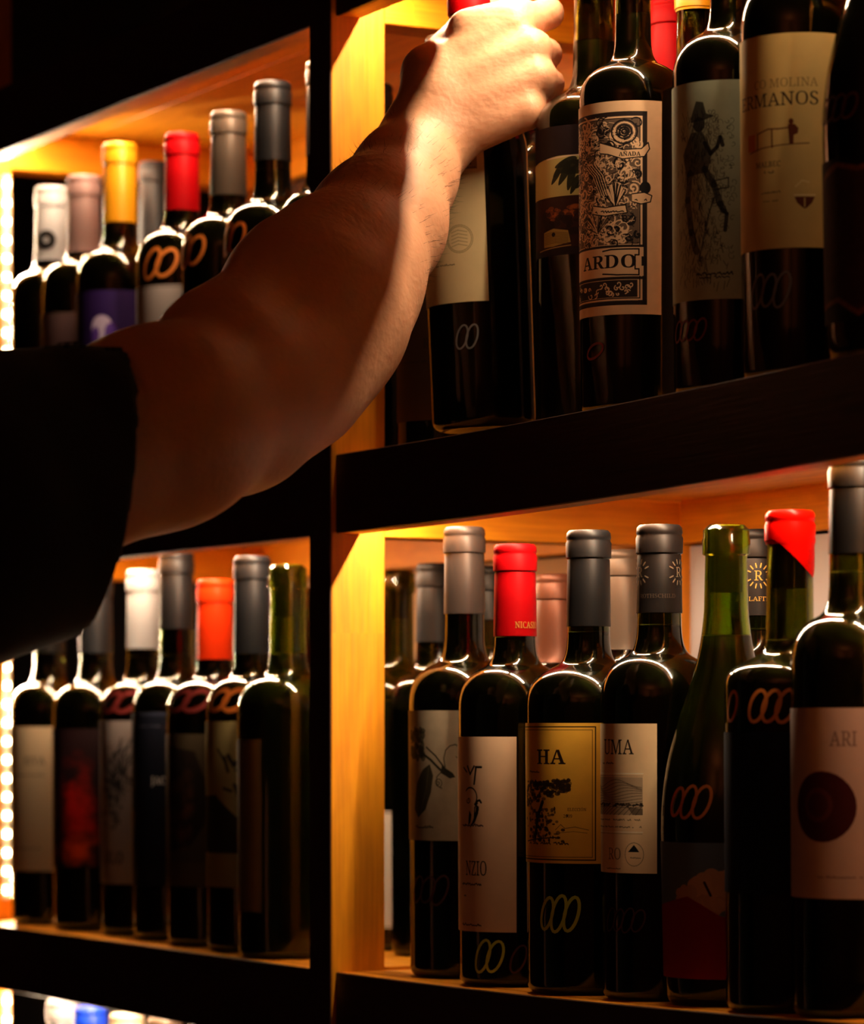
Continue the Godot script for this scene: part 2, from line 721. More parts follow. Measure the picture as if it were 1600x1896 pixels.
func finish_of(p: PackedVector2Array, H: float, rn: float, bare := false) -> void:   # the neck up to the ring and the lip
	var rt := rn * 0.945
	p.append(Vector2(rn * 0.975, lerp(p[p.size() - 1].y, H - 0.02, 0.5)))
	p.append(Vector2(rt, H - 0.0195))
	var e := 0.0017 if bare else 0.0006
	p.append(Vector2(rt + e, H - 0.0185))
	p.append(Vector2(rt + e + 0.0002, H - 0.0095))
	p.append(Vector2(rt + e - 0.0004, H - 0.008))
	p.append(Vector2(rt + e - 0.0004, H - 0.003))
	p.append(Vector2(rt - 0.0008, H - 0.001))


func make_bottle(d: Dictionary) -> Node3D:
	var H: float = d.H
	var R: float = d.get("R", 0.0385)
	var rn: float = d.get("rn", 0.0143)
	var fill: float = d.get("fill", 0.24)
	var base: float = d.fl + lift(d.x)
	var root := thing("wine_bottle", d.label, "wine bottle", Vector3(d.x, base + d.get("up", 0.0), d.z), d.get("group", ""))
	var prof: PackedVector2Array
	if d.get("kind", "b") == "g":
		prof = burgundy(H, R, d.hs, d.hn, rn, not d.has("cap"))
	else:
		prof = bordeaux(H, R, d.get("hs", 0.192), d.get("hn", 0.235), rn, d.get("taper", 0.001), not d.has("cap"))
	# glass: the outer wall, the lip and the hollow of the neck above the wine
	var g := prof.duplicate()
	var wall := 0.0026
	g.append(Vector2(prof[prof.size() - 1].x - 0.0012, H))
	g.append(Vector2(rn * 0.945 - wall, H - 0.0006))
	var ys := []
	for k in range(prof.size() - 6, -1, -1):
		if prof[k].y > fill + 0.002 and prof[k].y < H - 0.02:
			ys.append(prof[k])
	for q in ys:
		g.append(Vector2(q.x - wall, q.y))
	g.append(Vector2(radius_at(prof, fill) - wall, fill))
	g.append(Vector2(0.0, fill - 0.0004))
	part("glass", lathe(g), mats[d.get("glass", "glass_dark")], root)
	# wine: fills the inside of the wall up to the fill level
	var w := PackedVector2Array()
	w.append(Vector2(0.0, 0.0085))
	for q in prof:
		if q.y > 0.001 and q.y < fill - 0.001 and q.x > wall + 0.001:
			w.append(Vector2(q.x - 0.0008, maxf(q.y, 0.0055)))
	w.append(Vector2(radius_at(prof, fill) - wall - 0.0002, fill - 0.0008))
	w.append(Vector2(0.0, fill - 0.0010))
	part("wine", lathe(w, 32), mats[d.get("wine", "wine")], root)
	if d.has("cork"):
		var ck := PackedVector2Array([Vector2(0, H - d.cork), Vector2(rn * 0.945 - wall - 0.0004, H - d.cork), Vector2(rn * 0.945 - wall - 0.0004, H - 0.002), Vector2(0, H - 0.002)])
		part("cork", lathe(ck, 24), mats["cork"], root)
	var cprof := PackedVector2Array()
	if d.has("cap"):
		var cb: float = d.capb
		var t := 0.0007
		var rt := rn * 0.945
		cprof.append(Vector2(radius_at(prof, cb) + 0.0001, cb))
		cprof.append(Vector2(radius_at(prof, cb) + t, cb + 0.0002))
		for q in prof:
			if q.y > cb + 0.001 and q.y < H - 0.02:
				cprof.append(Vector2(q.x + t, q.y))
		cprof.append(Vector2(rt + t, H - 0.0195))
		cprof.append(Vector2(rt + t - 0.0003, H - 0.0185))
		cprof.append(Vector2(rt + t + 0.0009, H - 0.0175))
		cprof.append(Vector2(rt + t + 0.0011, H - 0.008))
		cprof.append(Vector2(rt + t + 0.0004, H - 0.0066))
		cprof.append(Vector2(rt + t + 0.0004, H - 0.0054))
		cprof.append(Vector2(rt + t + 0.0008, H - 0.0046))
		cprof.append(Vector2(rt + t + 0.0004, H - 0.0012))
		cprof.append(Vector2(rt + t - 0.0012, H + 0.0006))
		cprof.append(Vector2(rt + t - 0.005, H + 0.0009))
		cprof.append(Vector2(0.0, H + 0.0010))
		part("capsule", lathe(cprof, 40), d.cap, root)
	if d.has("tex"):
		var a1: float = d.az1
		var a0: float = a1 - rad_to_deg(d.lw / 1000.0 / R)
		part("label", wrap_patch(prof, a0, a1, d.ly0, d.ly1), paper(d.tex, d.get("gloss", 0.62)), root)
	for mk in d.get("marks", []):                       # paint-pen price marks: [az, span, height, tall, count, material, width]
		var st := st_new()
		for l in loops(mk[0], mk[1], mk[2], mk[3], mk[4], 0.3, int(mk[2] * 1000)):
			ribbon(st, prof, l, mk[6])
		part("price_mark", st.commit(), mats[mk[5]], root)
	root.set_meta("prof", prof)
	root.set_meta("cprof", cprof)
	return root


func pad(lw: float, lh: float, bg: Color, s := 5.0) -> Pad:
	return Pad.new(self, lw, lh, s, bg)


# ---------------------------------------------------------------- label prints
func print_vine() -> Texture2D:
	var p := pad(92, 92, Color(0.60, 0.54, 0.45))
	p.mottle(0.05, 0.02, 3)
	var k := Color(0.14, 0.13, 0.08)
	var rng := RandomNumberGenerator.new()
	rng.seed = 4
	for i in 60:                                        # grapes and leaf mass
		p.ell(rng.randf_range(38, 56), rng.randf_range(14, 34), rng.randf_range(1.4, 2.8), rng.randf_range(1.6, 3.0), k, 0.55)
	p.stroke(PackedVector2Array([Vector2(42, 29), Vector2(32, 35), Vector2(24, 42), Vector2(15, 46)]), 1.7, k)
	p.stroke(PackedVector2Array([Vector2(36, 26), Vector2(28, 32), Vector2(23, 38), Vector2(20, 42)]), 1.1, k)
	p.poly(PackedVector2Array([Vector2(23, 39), Vector2(15, 44), Vector2(13, 47), Vector2(17, 48), Vector2(24, 44)]), k)
	p.stroke(PackedVector2Array([Vector2(20.5, 40), Vector2(21.5, 34), Vector2(20, 28), Vector2(17, 25), Vector2(13, 24), Vector2(10, 26), Vector2(8, 29), Vector2(6, 28)]), 0.7, k)
	p.curl(10, 31, 3.0, 1.3, 0.5, 0.5, k)
	p.curl(26, 51, 3.4, 1.5, 2.0, 0.5, k)
	p.stroke(PackedVector2Array([Vector2(24, 44), Vector2(27, 47), Vector2(27, 53), Vector2(23, 55)]), 0.6, k)
	p.poly(PackedVector2Array([Vector2(33, 38), Vector2(30, 46), Vector2(32, 58), Vector2(37, 70), Vector2(45, 76), Vector2(50, 70), Vector2(47, 52), Vector2(40, 42)]), k, 0.85)
	p.stroke(PackedVector2Array([Vector2(34, 40), Vector2(36, 54), Vector2(42, 72)]), 0.6, Color(0.4, 0.36, 0.26), 0.6)
	p.squiggle(48, 30, 83, 2.6, k, 0.8, 5)
	return p.tex()


func print_bird() -> Texture2D:
	var p := pad(92, 132, Color(0.92, 0.77, 0.63))
	p.mottle(0.02, 0.01, 8)
	var k := INK
	p.stroke(PackedVector2Array([Vector2(39, 20), Vector2(36, 25.5), Vector2(32, 20)]), 1.3, k)
	p.stroke(PackedVector2Array([Vector2(44, 21), Vector2(40, 24)]), 1.0, k)
	p.stroke(PackedVector2Array([Vector2(30.5, 20.6), Vector2(25.6, 20.6)]), 1.5, k)
	p.stroke(PackedVector2Array([Vector2(30.2, 20.6), Vector2(32, 32)]), 1.5, k)
	var body := PackedVector2Array()
	for i in 13:
		var a := -2.4 + i * 0.27
		body.append(Vector2(36 - cos(a) * 6.5, 41 + sin(a) * 6.5))
	p.stroke(body, 0.9, k)
	p.stroke(PackedVector2Array([Vector2(31, 46), Vector2(29, 43.5), Vector2(27, 43), Vector2(25.8, 44.5)]), 1.4, k)
	p.stroke(PackedVector2Array([Vector2(32, 54), Vector2(31.5, 48), Vector2(29, 45)]), 0.9, k)
	p.poly(PackedVector2Array([Vector2(30, 46), Vector2(27.6, 47.5), Vector2(28.4, 52), Vector2(31.4, 58), Vector2(36.5, 62), Vector2(33, 56), Vector2(30.6, 50)]), k)
	p.poly(PackedVector2Array([Vector2(37, 50), Vector2(35, 53), Vector2(36, 58), Vector2(38.5, 61), Vector2(38, 55)]), k)
	p.curl(29.5, 49, 1.8, 1.2, 1.0, 0.8, k)
	p.curl(38, 43, 2.4, 1.2, 0.0, 0.6, k)
	p.squiggle(46, 25, 60.5, 2.6, Color(0.22, 0.12, 0.2), 0.95, 11)
	p.text("NZIO", 21.5, 94.0, 10.0, k, false, 0.62)
	p.squiggle(47, 25.5, 100.5, 2.3, k, 0.9, 13)
	p.squiggle(47, 26, 128, 2.3, k, 0.9, 17)
	p.stroke(PackedVector2Array([Vector2(44, 108), Vector2(42, 108)]), 1.0, k, 0.6)
	return p.tex()


func print_oak() -> Texture2D:
	var gold := Color(0.90, 0.68, 0.24)
	var p := pad(98, 92, gold)
	p.mottle(0.05, 0.008, 21)
	var k := Color(0.16, 0.10, 0.05)
	p.frame(97, 2.2, 3.2, 90, 0.7, k)
	p.frame(95, 4.4, 5.4, 88, 0.35, k, 0.8)
	p.text("HA", 23.5, 27.0, 9.6, k, true, 1.15)
	p.squiggle(57, 44, 32.5, 1.8, k, 0.8, 2)
	var rng := RandomNumberGenerator.new()
	rng.seed = 9
	for i in 230:                                       # crown of the oak
		var t := rng.randf()
		var x := lerpf(64.0, 20.5, t)
		var y := 48.0 - 7.0 * t + rng.randf_range(-9, 8) * (1.05 - 0.65 * t)
		p.ell(x, y, rng.randf_range(0.7, 2.2), rng.randf_range(0.6, 1.5), k, rng.randf_range(0.4, 0.9))
	for i in 130:
		p.ell(rng.randfn(44, 8.0), rng.randf_range(56, 78), rng.randf_range(0.5, 1.7), rng.randf_range(0.5, 1.4), k, rng.randf_range(0.4, 0.85))
	p.stroke(PackedVector2Array([Vector2(50, 75), Vector2(47, 62), Vector2(42, 52)]), 2.6, k)
	p.stroke(PackedVector2Array([Vector2(62, 78), Vector2(45, 76), Vector2(31, 75)]), 0.7, k)
	p.text("ELECCIÓN", 9.6, 57.6, 2.6, k, false, 0.95, 0.8)
	p.text("2009", 19.0, 62.0, 2.2, k, false, 0.95, 0.8)
	p.stroke(PackedVector2Array([Vector2(31, 70), Vector2(27, 66.5), Vector2(24, 69), Vector2(17, 68), Vector2(8, 70)]), 0.35, k, 0.7)
	p.stroke(PackedVector2Array([Vector2(28, 72), Vector2(18, 71), Vector2(9, 72)]), 0.3, k, 0.6)
	p.squiggle(58, 21.5, 79.5, 2.4, k, 0.85, 23)
	return p.tex()


func print_estate() -> Texture2D:
	var p := pad(90, 95, Color(0.93, 0.80, 0.62))
	p.mottle(0.03, 0.01, 31)
	var k := Color(0.15, 0.12, 0.10)
	p.text("UMA", 15.2, 19.5, 9.6, k, false, 0.92)
	p.squiggle(46, 32, 25.5, 1.8, k, 0.7, 3)
	p.rect(60, 31.4, 8.6, 32.0, Color(0.97, 0.92, 0.82))
	p.rect(60, 33.0, 9.0, 33.4, k, 0.4)
	p.rect(60, 34, 9.2, 58, Color(0.72, 0.62, 0.5))
	var rng := RandomNumberGenerator.new()
	rng.seed = 6
	for r in 11:                                        # vineyard hills in fine lines
		var line := PackedVector2Array()
		for i in 16:
			var x := 60.0 - i * 3.35
			line.append(Vector2(x, 38.0 + r * 1.5 + sin(x * 0.16 + r * 0.5) * 2.4 * (1.0 - r / 12.0)))
		p.stroke(line, 0.35, k, 0.55)
	for i in 70:
		p.ell(rng.randf_range(9.5, 60), 51.6 + rng.randf_range(-0.9, 0.9), rng.randf_range(0.4, 1.4), 0.6, k, 0.8)
	for i in 14:
		p.stroke(PackedVector2Array([Vector2(10.0 + i * 3.6, 53), Vector2(14.0 + i * 4.4, 58)]), 0.5, k, 0.5)
	p.poly(PackedVector2Array([Vector2(9.2, 54), Vector2(20, 53), Vector2(16, 58), Vector2(9.2, 58)]), k, 0.5)
	p.squiggle(60, 11, 61.5, 1.5, k, 0.6, 33)
	p.squiggle(60, 11, 66.0, 1.5, k, 0.6, 35)
	p.rect(60, 68.6, 9.0, 69.2, Color(0.97, 0.92, 0.82))
	p.rect(60, 69.8, 9.4, 70.1, k, 0.4)
	var ring := PackedVector2Array()
	for i in 25:
		ring.append(Vector2(15.2 + cos(TAU * i / 24) * 6.6, 83 + sin(TAU * i / 24) * 7.4))
	p.stroke(ring, 0.35, k, 0.55)
	p.poly(PackedVector2Array([Vector2(19.5, 81.5), Vector2(17.5, 79.4), Vector2(15.2, 77), Vector2(13.4, 79), Vector2(11.6, 81.5)]), Color(0.08, 0.10, 0.11))
	p.squiggle(19, 11.5, 85.5, 1.2, k, 0.5, 40)
	p.text("RO", 25.5, 86.5, 7.5, k, false, 0.9, 0.55)
	p.squiggle(40, 26, 92.5, 1.4, k, 0.5, 41)
	return p.tex()


func print_peony() -> Texture2D:                        # grey sky, pale flower, red ground
	var p := pad(118, 86, Color(0.36, 0.42, 0.46))
	var rng := RandomNumberGenerator.new()
	rng.seed = 14
	for i in 26:
		var a := TAU * i / 26.0
		p.ell(44 + cos(a) * rng.randf_range(3, 13), 30 + sin(a) * rng.randf_range(3, 12), rng.randf_range(4, 7), rng.randf_range(4, 7), Color(0.80, 0.62, 0.46).lerp(Color(0.72, 0.56, 0.42), rng.randf()))
	for i in 16:
		p.ell(24 + rng.randf_range(-8, 8), 42 + rng.randf_range(-6, 8), rng.randf_range(3, 6), rng.randf_range(3, 6), Color(0.70, 0.54, 0.38))
	for i in 10:
		p.ell(64 + rng.randf_range(-6, 6), 34 + rng.randf_range(-6, 6), rng.randf_range(3, 5), rng.randf_range(3, 5), Color(0.72, 0.58, 0.44))
	p.poly(PackedVector2Array([Vector2(118, 44), Vector2(80, 38), Vector2(62, 34), Vector2(52, 39), Vector2(40, 46), Vector2(24, 50), Vector2(0, 54), Vector2(0, 86), Vector2(118, 86)]), Color(0.55, 0.06, 0.06))
	p.stroke(PackedVector2Array([Vector2(50, 25), Vector2(46, 33)]), 1.6, Color(0.2, 0.06, 0.05))
	return p.tex()


func print_ring() -> Texture2D:                         # pale label with a maroon ring
	var p := pad(110, 110, Color(0.74, 0.65, 0.61))
	p.mottle(0.02, 0.01, 45)
	p.text("ARI", 36, 22, 8.5, Color(0.35, 0.28, 0.27), false, 0.8, 0.8)
	p.ell(57, 57, 21, 20.5, Color(0.24, 0.05, 0.06))
	p.ell(60, 56, 10, 10, Color(0.34, 0.16, 0.15))
	p.ell(60, 56, 7, 7, Color(0.26, 0.09, 0.09))
	p.ell(17, -1, 13, 12, Color(0.24, 0.07, 0.07))
	p.squiggle(60, 34, 98, 1.8, Color(0.3, 0.2, 0.2), 0.6, 46)
	return p.tex()


func print_navy() -> Texture2D:
	var p := pad(110, 96, Color(0.05, 0.08, 0.16))
	p.mottle(0.2, 0.02, 51)
	for i in 12:
		p.ell(88, 20 + i * 6.0, 1.5, 2.2, Color(0.3, 0.14, 0.18), 0.6)
	return p.tex()


func print_cellar() -> Texture2D:                       # cream label with a building vignette and an embossed seal
	var p := pad(92, 125, Color(0.90, 0.80, 0.60))
	p.mottle(0.02, 0.01, 61)
	var k := Color(0.25, 0.2, 0.14)
	p.rect(60, 6, 5, 34, Color(0.62, 0.52, 0.36))
	for i in 9:
		var x := 9.0 + i * 5.6
		p.rect(x + 3.0, 14, x, 31, k, 0.75)
		p.ell(x + 1.5, 14, 1.5, 2.4, k, 0.75)
	for i in 6:
		p.stroke(PackedVector2Array([Vector2(60, 7.5 + i * 1.1), Vector2(5, 7.5 + i * 1.1)]), 0.3, k, 0.6)
	p.squiggle(58, 6, 33.2, 1.0, k, 0.6, 66)
	p.text("S", 32, 76, 11, k, false, 0.7)
	p.text("S", 32, 62, 9, k, false, 0.7)
	for rr in [9.6, 8.6]:
		var ring := PackedVector2Array()
		for i in 29:
			ring.append(Vector2(19.2 + cos(TAU * i / 28) * rr, 81.5 + sin(TAU * i / 28) * rr))
		p.stroke(ring, 0.45, Color(0.55, 0.45, 0.30), 0.7)
	for i in 5:
		p.stroke(PackedVector2Array([Vector2(25, 77 + i * 2.4), Vector2(20, 75.5 + i * 2.4), Vector2(13.5, 77 + i * 2.4)]), 0.5, Color(0.55, 0.45, 0.30), 0.6)
	p.squiggle(40, 24, 99, 1.8, k, 0.65, 68)
	return p.tex()


func print_orchard() -> Texture2D:                      # dark band, cream sky with leaves, brown picture
	var p := pad(110, 86, Color(0.13, 0.08, 0.09))
	p.poly(PackedVector2Array([Vector2(110, 30), Vector2(80, 24), Vector2(60, 22), Vector2(40, 20), Vector2(0, 20), Vector2(0, 48), Vector2(110, 48)]), Color(0.72, 0.66, 0.40))
	p.rect(110, 47, 0, 81, Color(0.20, 0.09, 0.05))
	var g := Color(0.09, 0.10, 0.05)
	for l in [[34, 25, 9, 2.6, 0.3], [38, 29, 8, 2.8, 0.7], [35, 33, 8, 2.6, 1.0], [30, 36, 8, 2.6, 1.3], [26, 30, 9, 3.0, 0.2], [27, 40, 7, 2.2, 1.1], [21, 37, 8, 2.6, 0.8], [42, 34, 6, 2.0, 0.9], [22, 26, 8, 2.6, -0.2], [31, 28, 7, 3.4, 0.5]]:
		var lf := PackedVector2Array()
		for i in 16:
			var t := TAU * i / 16.0
			var v := Vector2(cos(t) * l[2], sin(t) * l[3] * (1.0 - 0.35 * cos(t)))
			lf.append(Vector2(l[0], l[1]) + Vector2(v.x * cos(l[4]) - v.y * sin(l[4]), v.x * sin(l[4]) + v.y * cos(l[4])))
		p.poly(lf, g, 0.9)
	p.stroke(PackedVector2Array([Vector2(50, 21.5), Vector2(30, 20.5), Vector2(0, 20)]), 1.0, Color(0.85, 0.75, 0.62))
	var rng := RandomNumberGenerator.new()
	rng.seed = 71
	for i in 30:
		p.ell(rng.randf_range(26, 52), rng.randf_range(54, 64), rng.randf_range(1, 4), rng.randf_range(1, 2.2), Color(0.66, 0.34, 0.10), 0.5)
	for i in 40:
		p.ell(rng.randf_range(24, 56), rng.randf_range(58, 72), rng.randf_range(1, 4), rng.randf_range(1, 3), Color(0.12, 0.05, 0.03), 0.6)
	p.poly(PackedVector2Array([Vector2(54, 70), Vector2(44, 68), Vector2(32, 70), Vector2(30, 78), Vector2(44, 80), Vector2(54, 80)]), Color(0.62, 0.52, 0.26))
	for i in 8:
		p.stroke(PackedVector2Array([Vector2(53, 71 + i), Vector2(42, 70.5 + i), Vector2(32, 72 + i)]), 0.4, Color(0.35, 0.27, 0.12), 0.7)
	p.ell(44, 72, 1.6, 1.4, Color(0.08, 0.04, 0.03))
	p.stroke(PackedVector2Array([Vector2(60, 82), Vector2(46, 81), Vector2(30, 80)]), 0.8, Color(0.6, 0.5, 0.3))
	return p.tex()


func print_engraving() -> Texture2D:                    # dense black engraving in a double frame
	var pc := Color(0.88, 0.72, 0.56)
	var p := pad(84, 137, pc, 7.0)
	p.mottle(0.04, 0.01, 81)
	var k := Color(0.09, 0.06, 0.06)
	p.frame(83, 7, 10.2, 131, 3.0, k, 0.92)
	p.frame(80, 10.6, 13.8, 128, 0.6, pc)
	p.frame(79, 11.2, 14.6, 127, 0.7, k)
	var rng := RandomNumberGenerator.new()
	rng.seed = 83
	p.rect(78.6, 12, 15.4, 92, k, 0.62)
	for i in 260:                                       # acanthus scrolls
		var c := pc if rng.randf() < 0.62 else k
		p.curl(rng.randf_range(16, 74), rng.randf_range(13, 91), rng.randf_range(2.0, 5.5), rng.randf_range(0.5, 1.3) * (1 if rng.randf() < 0.5 else -1), rng.randf() * TAU, rng.randf_range(0.5, 1.5), c)
	for i in 520:
		var x := rng.randf_range(17, 76)
		var y := rng.randf_range(14, 90)
		var a := rng.randf_range(-0.6, 0.6) + (PI / 2 if rng.randf() < 0.3 else 0.0)
		p.stroke(PackedVector2Array([Vector2(x, y), Vector2(x + cos(a) * 3.5, y + sin(a) * 3.5)]), 0.4, k if rng.randf() < 0.5 else pc)
	# crest at the top and a feathered bird on the left
	for r in [7.6, 6.0, 4.4, 2.8, 1.4]:
		var ring := PackedVector2Array()
		for i in 21:
			ring.append(Vector2(25 + cos(TAU * i / 20) * r * 1.1, 20 + sin(TAU * i / 20) * r))
		p.stroke(ring, 1.0, pc if int(r * 10) % 3 == 0 else k)
	for i in 10:
		p.stroke(PackedVector2Array([Vector2(56 - i * 1.2, 40), Vector2(48 - i * 1.0, 47), Vector2(42 - i * 0.8, 60)]), 0.55, pc if i % 2 == 0 else k)
	for i in 40:
		var a := rng.randf_range(0.3, 2.6)
		p.stroke(PackedVector2Array([Vector2(44, 84), Vector2(44 + cos(a) * 12, 84 - sin(a) * 13)]), 0.5, pc if i % 2 == 0 else k, 0.9)
	for i in 24:
		var a := rng.randf_range(0.5, 2.6)
		p.stroke(PackedVector2Array([Vector2(31, 68), Vector2(31 + cos(a) * 8, 68 - sin(a) * 15)]), 0.9, pc if i % 2 == 0 else k)
	p.ell(11.4, 56, 3.6, 4.0, k)
	# banners
	var b1 := PackedVector2Array([Vector2(42, 26), Vector2(36, 28), Vector2(26, 31.5), Vector2(14, 31), Vector2(9.5, 27), Vector2(8.6, 31), Vector2(12, 36), Vector2(26, 37.5), Vector2(36, 34), Vector2(42, 33)])
	p.poly(b1, pc)
	p.stroke(b1, 0.7, k)
	p.text("AÑADA", 14.5, 35.6, 3.4, k, true, 1.0)
	var b2 := PackedVector2Array([Vector2(48, 66), Vector2(38, 68), Vector2(24, 67), Vector2(23, 72), Vector2(38, 73.5), Vector2(48, 71.5)])
	p.poly(b2, pc)
	p.stroke(b2, 0.7, k)
	p.squiggle(46, 26, 71.2, 2.4, k, 0.9, 85)
	var b3 := PackedVector2Array([Vector2(20, 60), Vector2(12, 59), Vector2(7, 61), Vector2(8, 65), Vector2(14, 66.5), Vector2(20, 65)])
	p.poly(b3, pc)
	p.stroke(b3, 0.7, k)
	p.squiggle(18, 9, 64.2, 2.0, k, 0.9, 86)
	# name plate
	p.rect(84, 92.5, 12, 94, k, 0.9)
	p.rect(84, 94, 12.5, 112.5, pc)
	p.stroke(PackedVector2Array([Vector2(40, 96), Vector2(34, 95.2), Vector2(15.5, 95.2), Vector2(15.5, 99), Vector2(18, 99), Vector2(18, 108), Vector2(15.5, 108), Vector2(15.5, 111.8), Vector2(30, 111.6), Vector2(40, 110.6)]), 0.9, k)
	p.rect(13.8, 100, 10.5, 106, k)
	p.text("ARDO", 17.5, 107.2, 8.6, k, true, 1.22)
	p.rect(84, 112.8, 11, 114.6, k, 0.9)
	p.rect(79, 115, 16.5, 126, k, 0.9)
	for i in 26:
		p.curl(rng.randf_range(20, 70), rng.randf_range(117, 124), rng.randf_range(1.2, 2.6), 0.8, rng.randf() * TAU, 0.7, pc)
	p.rect(84, 127.4, 16, 128.2, pc)
	return p.tex()


func print_piper() -> Texture2D:                        # grey-green label, ink sketch of a dancing figure in a hat
	var p := pad(96, 134, Color(0.70, 0.72, 0.60))
	p.mottle(0.05, 0.012, 91)
	var k := Color(0.10, 0.09, 0.08)
	p.poly(PackedVector2Array([Vector2(56, 22), Vector2(52, 12), Vector2(47, 13), Vector2(45, 20), Vector2(40, 22), Vector2(46, 24), Vector2(56, 25)]), k, 0.7)
	p.ell(50, 26.5, 4.2, 4.6, k, 0.75)
	p.poly(PackedVector2Array([Vector2(56, 31), Vector2(48, 31), Vector2(44, 37), Vector2(41, 44), Vector2(44, 56), Vector2(60, 58), Vector2(63, 44)]), k, 0.55)
	p.stroke(PackedVector2Array([Vector2(46, 38), Vector2(42, 45), Vector2(38, 41), Vector2(36, 35), Vector2(34.5, 40)]), 2.4, k, 0.8)
	p.stroke(PackedVector2Array([Vector2(58, 46), Vector2(50, 51), Vector2(43, 50)]), 2.2, Color(0.35, 0.34, 0.28))
	p.stroke(PackedVector2Array([Vector2(46, 54), Vector2(40, 64), Vector2(36, 76), Vector2(34, 80)]), 4.0, k, 0.6)
	p.stroke(PackedVector2Array([Vector2(35, 79), Vector2(32, 82), Vector2(33, 92)]), 2.4, k, 0.7)
	p.stroke(PackedVector2Array([Vector2(57, 56), Vector2(59, 72), Vector2(56, 92), Vector2(52, 104)]), 4.6, k, 0.5)
	p.stroke(PackedVector2Array([Vector2(50, 110), Vector2(44, 84), Vector2(40, 72)]), 0.7, k, 0.7)
	p.stroke(PackedVector2Array([Vector2(41, 62), Vector2(31, 60), Vector2(31, 66), Vector2(40, 67)]), 0.8, k, 0.6)
	var rng := RandomNumberGenerator.new()
	rng.seed = 93
	for i in 420:                                       # hatching
		var x := rng.randfn(50, 7.0)
		var y := rng.randf_range(16, 124)
		p.stroke(PackedVector2Array([Vector2(x, y), Vector2(x + rng.randf_range(-2, 2), y + rng.randf_range(2, 6))]), 0.4, k, 0.55)
	for i in 120:
		var x := rng.randf_range(28, 44)
		var y := rng.randf_range(18, 112)
		p.curl(x, y, rng.randf_range(1, 3), 0.7, rng.randf() * TAU, 0.3, k, 0.35)
	for i in 5:
		p.stroke(PackedVector2Array([Vector2(24.0 - i * 1.8, 40), Vector2(24.0 - i * 1.8, 100)]), 0.3, k, 0.18)
	p.squiggle(52, 28, 119, 3.0, k, 0.65, 95)
	p.squiggle(50, 32, 121, 2.4, k, 0.6, 96)
	return p.tex()


func print_growers() -> Texture2D:                      # cream label with a small worker and a fence
	var p := pad(96, 127, Color(0.88, 0.76, 0.47))
	p.mottle(0.03, 0.01, 101)
	var k := Color(0.24, 0.17, 0.10)
	p.text("CO MOLINA", 22.5, 31.8, 5.4, Color(0.62, 0.49, 0.28), false, 1.0)
	p.text("ERMANOS", 22.4, 42.6, 8.0, k, false, 1.06)
	var b := Color(0.40, 0.19, 0.08)
	p.stroke(PackedVector2Array([Vector2(68, 69), Vector2(58, 67), Vector2(44, 66), Vector2(28, 65.4)]), 0.6, b)
	p.ell(38.6, 52.4, 1.5, 1.8, b)
	p.poly(PackedVector2Array([Vector2(40.5, 54), Vector2(36.5, 54), Vector2(34.2, 56.5), Vector2(34.6, 59.5), Vector2(37, 60.5), Vector2(37.2, 66), Vector2(39.6, 66), Vector2(40, 60)]), b)
	p.stroke(PackedVector2Array([Vector2(40, 56), Vector2(46, 56.4), Vector2(53, 56), Vector2(60, 58)]), 0.8, b)
	p.stroke(PackedVector2Array([Vector2(50.6, 57), Vector2(50.4, 67)]), 0.9, b)
	p.stroke(PackedVector2Array([Vector2(61, 58), Vector2(61, 68)]), 0.8, b)
	p.rect(70, 58, 63, 68, Color(0.80, 0.42, 0.12), 0.8)
	p.text("MALBEC", 45, 78.5, 3.3, k, false, 0.95)
	p.squiggle(56, 50, 82, 1.8, k, 0.6, 103)
	p.squiggle(58, 45, 94, 1.6, k, 0.6, 104)
	p.squiggle(57, 47, 99, 1.3, k, 0.45, 106)
	p.poly(PackedVector2Array([Vector2(36.5, 97), Vector2(24.5, 97), Vector2(26, 100.5), Vector2(29, 103.4), Vector2(30.4, 104), Vector2(32, 103.2), Vector2(35, 100.5)]), b)
	p.rect(30.9, 97.6, 30.1, 103, Color(0.88, 0.76, 0.47))
	p.rect(37, 95.6, 24, 96.4, Color(0.97, 0.9, 0.66))
	p.stroke(PackedVector2Array([Vector2(36, 91), Vector2(32, 87.4), Vector2(28, 88.5)]), 0.8, Color(0.95, 0.87, 0.6))
	return p.tex()


func print_shield() -> Texture2D:                       # dim brown shield with a lighter edge
	var p := pad(120, 100, Color(0.012, 0.010, 0.010))
	var outer := PackedVector2Array([Vector2(96, 22), Vector2(88, 8), Vector2(72, 2), Vector2(56, 6), Vector2(40, 2), Vector2(24, 8), Vector2(16, 22), Vector2(18, 82), Vector2(40, 88), Vector2(56, 98), Vector2(72, 88), Vector2(95, 92)])
	p.poly(outer, Color(0.42, 0.26, 0.15))
	var inner := PackedVector2Array()
	for q in outer:
		inner.append(Vector2(56, 48) + (q - Vector2(56, 48)) * 0.92)
	p.poly(inner, Color(0.20, 0.12, 0.09))
	p.mottle(0.25, 0.03, 111)
	return p.tex()


